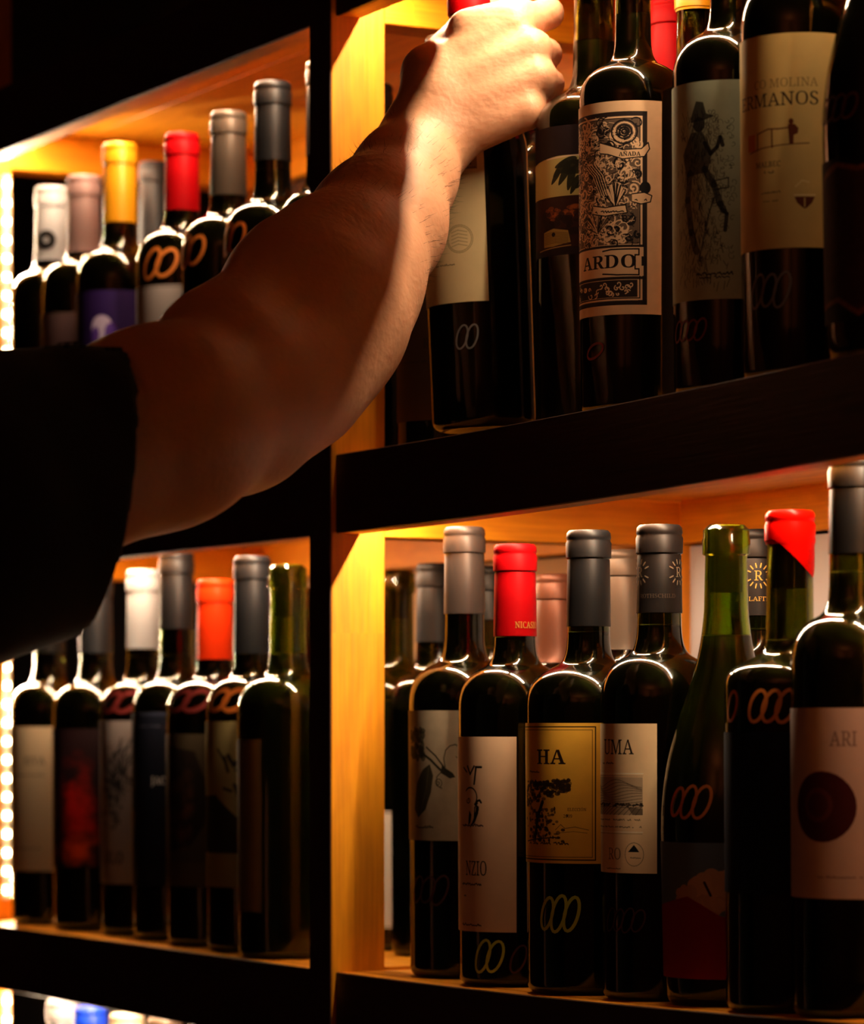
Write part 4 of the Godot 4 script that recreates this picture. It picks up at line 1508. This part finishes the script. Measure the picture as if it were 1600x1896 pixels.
func build_bottles() -> void:
	var L: float = SHELF[2]
	var U: float = SHELF[3]
	var g1 := "front row on the lower shelf of the right bay"
	# ---- lower right, front row
	make_bottle({"x": 0.0816, "z": -0.067, "fl": L, "H": 0.3207, "R": 0.0398, "hs": 0.194, "hn": 0.239, "cap": mats["cap_taupe"], "capb": 0.259, "fill": 0.262, "label": "dark wine bottle with taupe capsule and grey vine drawing label, beside the amber post", "group": g1,
		"tex": print_vine(), "lw": 92.0, "ly0": 0.098, "ly1": 0.190, "az1": 71.0, "marks": [[20.0, 46.0, 0.063, 0.020, 3, "pen_brown", 0.0016]]})
	var red := make_bottle({"x": 0.1770, "z": -0.055, "fl": L, "H": 0.3029, "R": 0.0395, "hs": 0.190, "hn": 0.234, "cap": mats["cap_red"], "capb": 0.240, "label": "dark wine bottle with bright red capsule and tall cream bird label", "group": g1,
		"tex": print_bird(), "lw": 92.0, "ly0": 0.038, "ly1": 0.171, "az1": 62.0, "marks": [[33.0, 28.0, 0.0215, 0.021, 2, "pen_lime", 0.0019], [64.0, 14.0, 0.020, 0.018, 1, "pen_brown", 0.0014]]})
	part("gold_lettering", text_on(red.get_meta("cprof"), "NICASIO", 60.6 + 72.0, 0.2455, 0.0045, 0.8), mats["print_gold"], red.get_node("capsule"))
	make_bottle({"x": 0.2766, "z": -0.055, "fl": L, "H": 0.3064, "R": 0.0418, "hs": 0.190, "hn": 0.231, "cap": mats["cap_grey"], "capb": 0.243, "label": "dark wine bottle with charcoal capsule and gold label showing an oak tree", "group": g1,
		"tex": print_oak(), "lw": 98.0, "ly0": 0.087, "ly1": 0.179, "az1": 70.5, "gloss": 0.45, "marks": [[31.0, 38.0, 0.054, 0.023, 3, "pen_lime", 0.0022]]})
	var b4 := make_bottle({"x": 0.3627, "z": -0.057, "fl": L, "H": 0.3042, "R": 0.0378, "hs": 0.190, "hn": 0.236, "cap": mats["cap_brown"], "capb": 0.248, "fill": 0.241, "label": "dark wine bottle with brown capsule and cream label with small vineyard landscape", "group": g1,
		"tex": print_estate(), "lw": 90.0, "ly0": 0.082, "ly1": 0.177, "az1": 56.0, "marks": [[20.0, 46.0, 0.052, 0.015, 4, "pen_brown", 0.0012]]})
	capsule_emblem(b4, 58.3 + 56.0, 0.274, 0.0085, "print_dim")
	capsule_emblem(b4, 58.3 - 58.0, 0.274, 0.0085, "print_dim")
	part("gold_lettering", text_on(b4.get_meta("cprof"), "ROTHSCHILD", 58.3 + 42.0, 0.2575, 0.0026, 1.15), mats["cap_beige"], b4.get_node("capsule"))
	make_bottle({"kind": "g", "x": 0.4372, "z": -0.060, "fl": L, "H": 0.2995, "R": 0.0408, "hs": 0.108, "hn": 0.246, "rn": 0.0139, "fill": 0.2305, "glass": "glass_green", "cork": 0.042, "label": "slope-shouldered green glass bottle without capsule, pale flower and red label low down", "group": g1,
		"tex": print_peony(), "lw": 118.0, "ly0": 0.018, "ly1": 0.102, "az1": 108.0, "marks": [[22.0, 40.0, 0.127, 0.019, 3, "pen_orange", 0.0020]]})
	var wx := make_bottle({"x": 0.5203, "z": -0.052, "fl": L, "H": 0.3007, "R": 0.0396, "hs": 0.196, "hn": 0.222, "rn": 0.0145, "fill": 0.2235, "glass": "glass_olive", "cork": 0.046, "cap": mats["wax_red"], "capb": 0.2835, "label": "wine bottle sealed in dripping bright red wax, dark navy label", "group": g1,
		"tex": print_navy(), "lw": 110.0, "ly0": 0.072, "ly1": 0.168, "az1": 100.0, "marks": [[40.0, 38.0, 0.1835, 0.0195, 3, "pen_orange", 0.0022], [-4.0, 12.0, 0.1835, 0.0185, 1, "pen_orange", 0.0020]]})
	wax_drip(wx, 56.1)
	make_bottle({"x": 0.5910, "z": -0.050, "fl": L, "H": 0.3265, "R": 0.0374, "hs": 0.205, "hn": 0.248, "rn": 0.0150, "cap": mats["cap_black"], "capb": 0.270, "fill": 0.2600, "glass": "glass_olive", "label": "tall dark bottle with black capsule and pale label bearing a maroon ring, at right edge", "group": g1,
		"tex": print_ring(), "lw": 110.0, "ly0": 0.070, "ly1": 0.180, "az1": 112.0})
	# ---- lower right, back row and the back of the left bay seen past the post
	var g2 := "back row on the lower shelf"
	make_bottle({"x": -0.2190, "z": -0.17, "fl": L, "H": 0.3054, "R": 0.036, "rn": 0.0125, "hs": 0.20, "hn": 0.235, "fill": 0.2, "glass": "glass_olive", "cork": 0.04, "label": "olive glass bottle without capsule standing behind the amber post, white strip label", "group": g2,
		"tex": print_simple(Color(0.85, 0.82, 0.78), 6, 31, 80.0, 95.0), "lw": 80.0, "ly0": 0.018, "ly1": 0.112, "az1": 95.0})
	make_bottle({"x": -0.1355, "z": -0.16, "fl": L, "H": 0.3060, "R": 0.036, "rn": 0.0155, "cap": mats["cap_grey"], "capb": 0.245, "label": "grey capped bottle in the back row, just left of the taupe capsule bottle", "group": g2})
	make_bottle({"x": -0.2723, "z": -0.250, "fl": L, "H": 0.3005, "R": 0.036, "cap": mats["cap_copper"], "capb": 0.25, "label": "copper capped bottle deep in the back row behind the taupe capsule", "group": g2})
	make_bottle({"x": -0.0500, "z": -0.16, "fl": L, "H": 0.3002, "R": 0.036, "cap": mats["cap_black"], "capb": 0.26, "glass": "glass_olive", "label": "dark capped bottle behind and between the taupe and red capsule bottles", "group": g2})
	make_bottle({"x": 0.0693, "z": -0.150, "fl": L, "H": 0.2893, "R": 0.036, "cap": mats["cap_copper"], "capb": 0.225, "label": "pale copper capped bottle in the back row, between red and charcoal capsules", "group": g2})
	make_bottle({"x": 0.1652, "z": -0.150, "fl": L, "H": 0.3021, "R": 0.037, "cap": mats["cap_beige"], "capb": 0.232, "label": "beige capped bottle with a gold band in the back row, left of the brown capsule", "group": g2})
	var r8 := make_bottle({"x": 0.3511, "z": -0.140, "fl": L, "H": 0.3041, "R": 0.037, "cap": mats["cap_brown"], "capb": 0.248, "label": "brown capped bottle with a gold letter emblem, behind the green glass bottle", "group": g2})
	capsule_emblem(r8, 56.7 + 2.0, 0.274, 0.0085)
	part("gold_lettering", text_on(r8.get_meta("cprof"), "LAFITE", 56.7 + 40.0, 0.2575, 0.0028, 1.25), mats["print_gold"], r8.get_node("capsule"))
	# ---- upper right
	var g3 := "front row on the upper shelf of the right bay"
	make_bottle({"x": 0.0381, "z": -0.075, "fl": U, "H": 0.3032, "R": 0.036, "cap": mats["cap_black"], "capb": 0.24, "label": "dark bottle with dim brown label, half hidden between forearm, post and gripped bottle", "group": g3,
		"tex": print_simple(Color(0.26, 0.17, 0.10), 0, 35, 84.0, 86.0), "lw": 84.0, "ly0": 0.022, "ly1": 0.108, "az1": 90.0})
	make_bottle({"x": -0.155, "z": -0.115, "fl": U, "H": 0.3032, "R": 0.034, "cap": mats["cap_grey"], "capb": 0.24, "label": "dark bottle of the left bay showing as a thin glossy strip past the post", "group": g3})
	var held := make_bottle({"x": 0.1420, "z": -0.050, "fl": U, "up": 0.008, "H": 0.3080, "R": 0.0375, "hs": 0.192, "hn": 0.236, "cap": mats["cap_red"], "capb": 0.245, "label": "tilted bottle gripped by the hand, cream label with an embossed seal", "group": g3,
		"tex": print_cellar(), "lw": 92.0, "ly0": 0.086, "ly1": 0.211, "az1": 71.0, "marks": [[46.0, 22.0, 0.062, 0.018, 2, "pen_grey", 0.0013]]})
	held.rotate(Vector3(0.883, 0, 0.469), deg_to_rad(2.1))
	make_bottle({"x": 0.2499, "z": -0.075, "fl": U, "H": 0.3119, "R": 0.0392, "hs": 0.200, "hn": 0.240, "rn": 0.0142, "cap": mats["cap_black"], "capb": 0.292, "fill": 0.262, "glass": "glass_olive", "label": "bottle with a dark banded picture label of leaves over a brown scene", "group": g3,
		"tex": print_orchard(), "lw": 110.0, "ly0": 0.114, "ly1": 0.200, "az1": 80.0})
	make_bottle({"x": 0.3332, "z": -0.055, "fl": U, "H": 0.3060, "R": 0.0350, "hs": 0.204, "hn": 0.241, "rn": 0.0118, "cap": mats["cap_black"], "capb": 0.29, "fill": 0.262, "label": "bottle with a dense black engraved label and scroll banners", "group": g3,
		"tex": print_engraving(), "lw": 84.0, "ly0": 0.063, "ly1": 0.200, "az1": 90.5, "marks": [[13.0, 18.0, 0.0405, 0.010, 1, "pen_red", 0.0016]]})
	make_bottle({"x": 0.4481, "z": -0.055, "fl": U, "H": 0.3060, "R": 0.0352, "hs": 0.197, "hn": 0.240, "rn": 0.0118, "cap": mats["cap_grey"], "capb": 0.27, "fill": 0.25, "label": "bottle with a grey-green label sketching a dancing figure in a hat", "group": g3,
		"tex": print_piper(), "lw": 96.0, "ly0": 0.058, "ly1": 0.192, "az1": 107.0, "marks": [[10.0, 44.0, 0.040, 0.013, 4, "pen_red", 0.0013]]})
	make_bottle({"x": 0.5301, "z": -0.052, "fl": U, "H": 0.3110, "R": 0.0352, "hs": 0.210, "hn": 0.256, "cap": mats["cap_black"], "capb": 0.272, "label": "bottle with a tall cream label showing a small worker by a fence", "group": g3,
		"tex": print_growers(), "lw": 96.0, "ly0": 0.077, "ly1": 0.204, "az1": 111.0, "marks": [[25.0, 42.0, 0.0525, 0.020, 3, "pen_grey", 0.0016]]})
	make_bottle({"kind": "g", "x": 0.6255, "z": -0.050, "fl": U, "H": 0.3000, "R": 0.0385, "hs": 0.130, "hn": 0.262, "cap": mats["cap_black"], "capb": 0.262, "label": "slope-shouldered dark bottle with a dim shield label, cut by the right edge", "group": g3,
		"tex": print_shield(), "lw": 120.0, "ly0": 0.022, "ly1": 0.115, "az1": 110.0, "marks": [[0.0, 50.0, 0.144, 0.016, 4, "pen_brown", 0.0016]]})
	make_bottle({"x": 0.0340, "z": -0.152, "fl": U, "H": 0.3000, "R": 0.037, "cap": mats["cap_black"], "capb": 0.25, "label": "dark bottle in the upper back row, hidden behind the gripped bottle", "group": "back row on the upper shelf"})
	make_bottle({"x": 0.2604, "z": -0.150, "fl": U, "H": 0.3064, "R": 0.036, "cap": mats["cap_yellow"], "capb": 0.295, "fill": 0.255, "glass": "glass_olive", "label": "olive necked bottle in the upper back row, right of the red capsule", "group": "back row on the upper shelf"})
	make_bottle({"x": 0.1800, "z": -0.180, "fl": U, "H": 0.3140, "R": 0.036, "rn": 0.0148, "cap": mats["cap_red"], "capb": 0.248, "label": "red capped bottle in the upper back row, behind the engraved label bottle", "group": "back row on the upper shelf"})
	# ---- upper left
	var g4 := "bottles on the upper shelf of the left bay"
	var D := [
		[-0.681, -0.055, 0.2909, "cap_white", 0.224, 0.0365, "white capped bottle with a dark spot, nearest the upper led strip", Color(0.30, 0.22, 0.22), 0, 0.130, 0.0],
		[-0.6039, -0.055, 0.290, "cap_pink", 0.222, 0.0370, "dusty pink capped bottle, second from the upper led strip", Color(0.42, 0.31, 0.31), 6, 0.166, 0.0],
		[-0.5217, -0.055, 0.3066, "cap_yellow", 0.238, 0.0375, "yellow capped bottle with a purple label", Color(0.15, 0.07, 0.28), 7, 0.176, 0.0],
		[-0.6183, -0.130, 0.3100, "cap_slate", 0.235, 0.0350, "slate capped bottle behind, between yellow and red capsules", Color(0.2, 0.18, 0.18), 6, 0.160, 0.0],
		[-0.3891, -0.055, 0.2951, "cap_red", 0.231, 0.0380, "red capped bottle on the upper left shelf, whitish label", Color(0.76, 0.70, 0.68), 6, 0.166, -30.0],
		[-0.2965, -0.055, 0.2987, "cap_beige", 0.231, 0.0380, "beige capped bottle with an orange pen mark on its shoulder", Color(0.30, 0.24, 0.18), 6, 0.150, -55.0],
		[-0.2129, -0.055, 0.3091, "cap_grey", 0.247, 0.0380, "tall grey capped bottle, second from the dark post", Color(0.3, 0.26, 0.2), 6, 0.150, -60.0],
		[-0.1400, -0.065, 0.3143, "cap_taupe", 0.242, 0.0350, "tall bottle half hidden by the dark post on the upper left shelf", Color(0.3, 0.26, 0.2), 6, 0.150, 0.0]]
	for i in D.size():
		var q: Array = D[i]
		var d := {"x": q[0], "z": q[1], "fl": U, "H": q[2], "R": q[5], "hs": 0.186, "hn": 0.228, "cap": mats[q[3]], "capb": q[4], "label": q[6], "group": g4,
			"tex": print_simple(q[7], q[8], 60 + i, 84.0, 90.0), "lw": 84.0, "ly0": q[9] - 0.09, "ly1": q[9], "az1": 88.0}
		if q[10] != 0.0:
			d["marks"] = [[66.0 + q[10], 42.0, 0.184, 0.024, 2, "pen_orange", 0.0030]]
		var bt := make_bottle(d)
		if i == 0:
			var st := st_new()
			var cp: PackedVector2Array = bt.get_meta("cprof")
			for l in loops(50.0, 40.0, 0.242, 0.012, 1, 0.0, 3):
				ribbon(st, cp, l, 0.006)
			part("capsule_mark", st.commit(), mats["cap_black"], bt.get_node("capsule"))
	# ---- lower left
	var g5 := "bottles on the lower shelf of the left bay"
	var E5 := [
		[-0.6900, -0.057, 0.3000, "cap_black", 0.246, 0.0355, "dark bottle with cream label, nearest the lower led strip", Color(0.70, 0.60, 0.48), 0, 0.179, 0.049],
		[-0.5873, -0.060, 0.3131, "cap_slate", 0.244, 0.0385, "slate capped bottle with a glowing red patch on a dark label", Color(0.13, 0.05, 0.06), 1, 0.177, 0.056],
		[-0.4953, -0.066, 0.3134, "cap_white", 0.246, 0.0375, "white capped bottle with an ink drawing label", Color(0.62, 0.56, 0.54), 2, 0.184, 0.045],
		[-0.4184, -0.063, 0.3252, "cap_grey", 0.261, 0.0375, "tallest grey capped bottle with dark blue label on the lower left shelf", Color(0.08, 0.09, 0.14), 3, 0.191, 0.046],
		[-0.3339, -0.060, 0.2988, "cap_orange", 0.234, 0.0400, "orange capped bottle with a dark painted label", Color(0.30, 0.25, 0.18), 4, 0.173, 0.049],
		[-0.2533, -0.056, 0.3143, "cap_slate", 0.237, 0.0370, "slate capped bottle with black brush strokes on a cream label", Color(0.62, 0.55, 0.36), 5, 0.183, 0.052],
		[-0.1729, -0.049, 0.3047, "", 0.0, 0.0395, "green necked bottle without capsule, last before the dark post", Color(0.42, 0.34, 0.20), 6, 0.169, 0.036]]
	for i in E5.size():
		var q: Array = E5[i]
		var d := {"x": q[0], "z": q[1], "fl": L, "H": q[2], "R": q[5], "hs": 0.190, "hn": 0.232, "label": q[6], "group": g5,
			"tex": print_simple(q[7], q[8], 80 + i, 84.0, (q[9] - q[10]) * 1000.0), "lw": 84.0, "ly0": q[10], "ly1": q[9], "az1": 84.0}
		if q[3] != "":
			d["cap"] = mats[q[3]]
			d["capb"] = q[4]
		else:
			d["glass"] = "glass_green"
			d["cork"] = 0.04
			d["fill"] = 0.236
			d["az1"] = 33.0
		if i == 2 or i == 4 or i == 5:
			d["marks"] = [[30.0, 50.0, 0.200, 0.018, 2, "pen_red" if i < 5 else "pen_orange", 0.0040]]
		make_bottle(d)
	make_bottle({"x": -0.300, "z": -0.140, "fl": L, "H": 0.2934, "R": 0.036, "glass": "glass_olive", "cork": 0.04, "fill": 0.23, "label": "dim bottle behind the green necked one, against the dark post", "group": g5})
	# ---- the row whose tops just show along the bottom edge
	var g6 := "bottle tops at the bottom edge of the photo"
	var F := [[-0.6524, 0.3100, "cap_white", "white bottle top beside the lowest led strip"], [-0.5877, 0.3080, "cap_blue", "bright blue bottle top at the bottom edge"],
		[-0.5060, 0.3080, "cap_cream", "cream bottle top right of the blue one"], [-0.4250, 0.3100, "cap_beige", "beige bottle top right of the cream one"], [-0.3450, 0.3100, "cap_slate", "slate bottle top, rightmost of the row along the bottom edge"]]
	for q in F:
		make_bottle({"x": q[0], "z": -0.055, "fl": SHELF[1], "H": q[1], "R": 0.037, "cap": mats[q[2]], "capb": 0.245, "label": q[3], "group": g6})


func capsule_emblem(b: Node3D, az: float, h: float, size: float, ink := "print_gold") -> void:   # a letter in a ring of rays
	var cp: PackedVector2Array = b.get_meta("cprof")
	var r := radius_at(cp, h)
	var st := st_new()
	for i in 14:
		var a := TAU * i / 14.0
		if absf(sin(a)) < 0.2:
			continue
		var p0 := Vector2(az + rad_to_deg(cos(a) * size * 0.62 / r), h + sin(a) * size * 0.62)
		var p1 := Vector2(az + rad_to_deg(cos(a) * size / r), h + sin(a) * size)
		ribbon(st, cp, PackedVector2Array([p0, p0.lerp(p1, 0.5), p1]), 0.0009)
	part("emblem_rays", st.commit(), mats[ink], b.get_node("capsule"))
	var t := text_faces("R")
	var w: float = t[1] * size * 0.75
	part("emblem_letter", text_on(cp, "R", az + rad_to_deg(w * 0.5 / r), h - size * 0.36, size * 0.75), mats[ink], b.get_node("capsule"))


func wax_drip(b: Node3D, az_c: float) -> void:          # the slanting skirt of wax on the side of the neck
	var prof: PackedVector2Array = b.get_meta("prof")
	var st := st_new()
	var n := 40
	for i in n:
		for j in 10:
			var v := []
			var nn := []
			for c in [[0, 0], [1, 0], [1, 1], [0, 1]]:
				var az: float = az_c - 62.0 + (i + c[0]) * 170.0 / n
				var t := clampf((az - (az_c - 62.0)) / 150.0, 0.0, 1.0)
				var low := 0.2845 - 0.024 * smoothstep(0.0, 1.0, t) * (1.0 - smoothstep(0.93, 1.12, (az - az_c + 62.0) / 150.0))
				var y: float = lerp(0.2848, low, (j + c[1]) / 10.0)
				var r := radius_at(prof, y) + 0.0010 * sqrt(maxf(1.0 - pow((j + c[1]) / 10.0, 4.0), 0.0)) + 0.00015
				var a := deg_to_rad(az)
				v.append(Vector3(sin(a) * r, y, cos(a) * r))
				nn.append(Vector3(sin(a), 0, cos(a)))
			quad(st, v[0], v[1], v[2], v[3], nn[0], Vector2.ZERO, Vector2.ZERO, Vector2.ZERO, Vector2.ZERO)
	part("wax_drip", st.commit(), mats["wax_red"], b.get_node("capsule"))
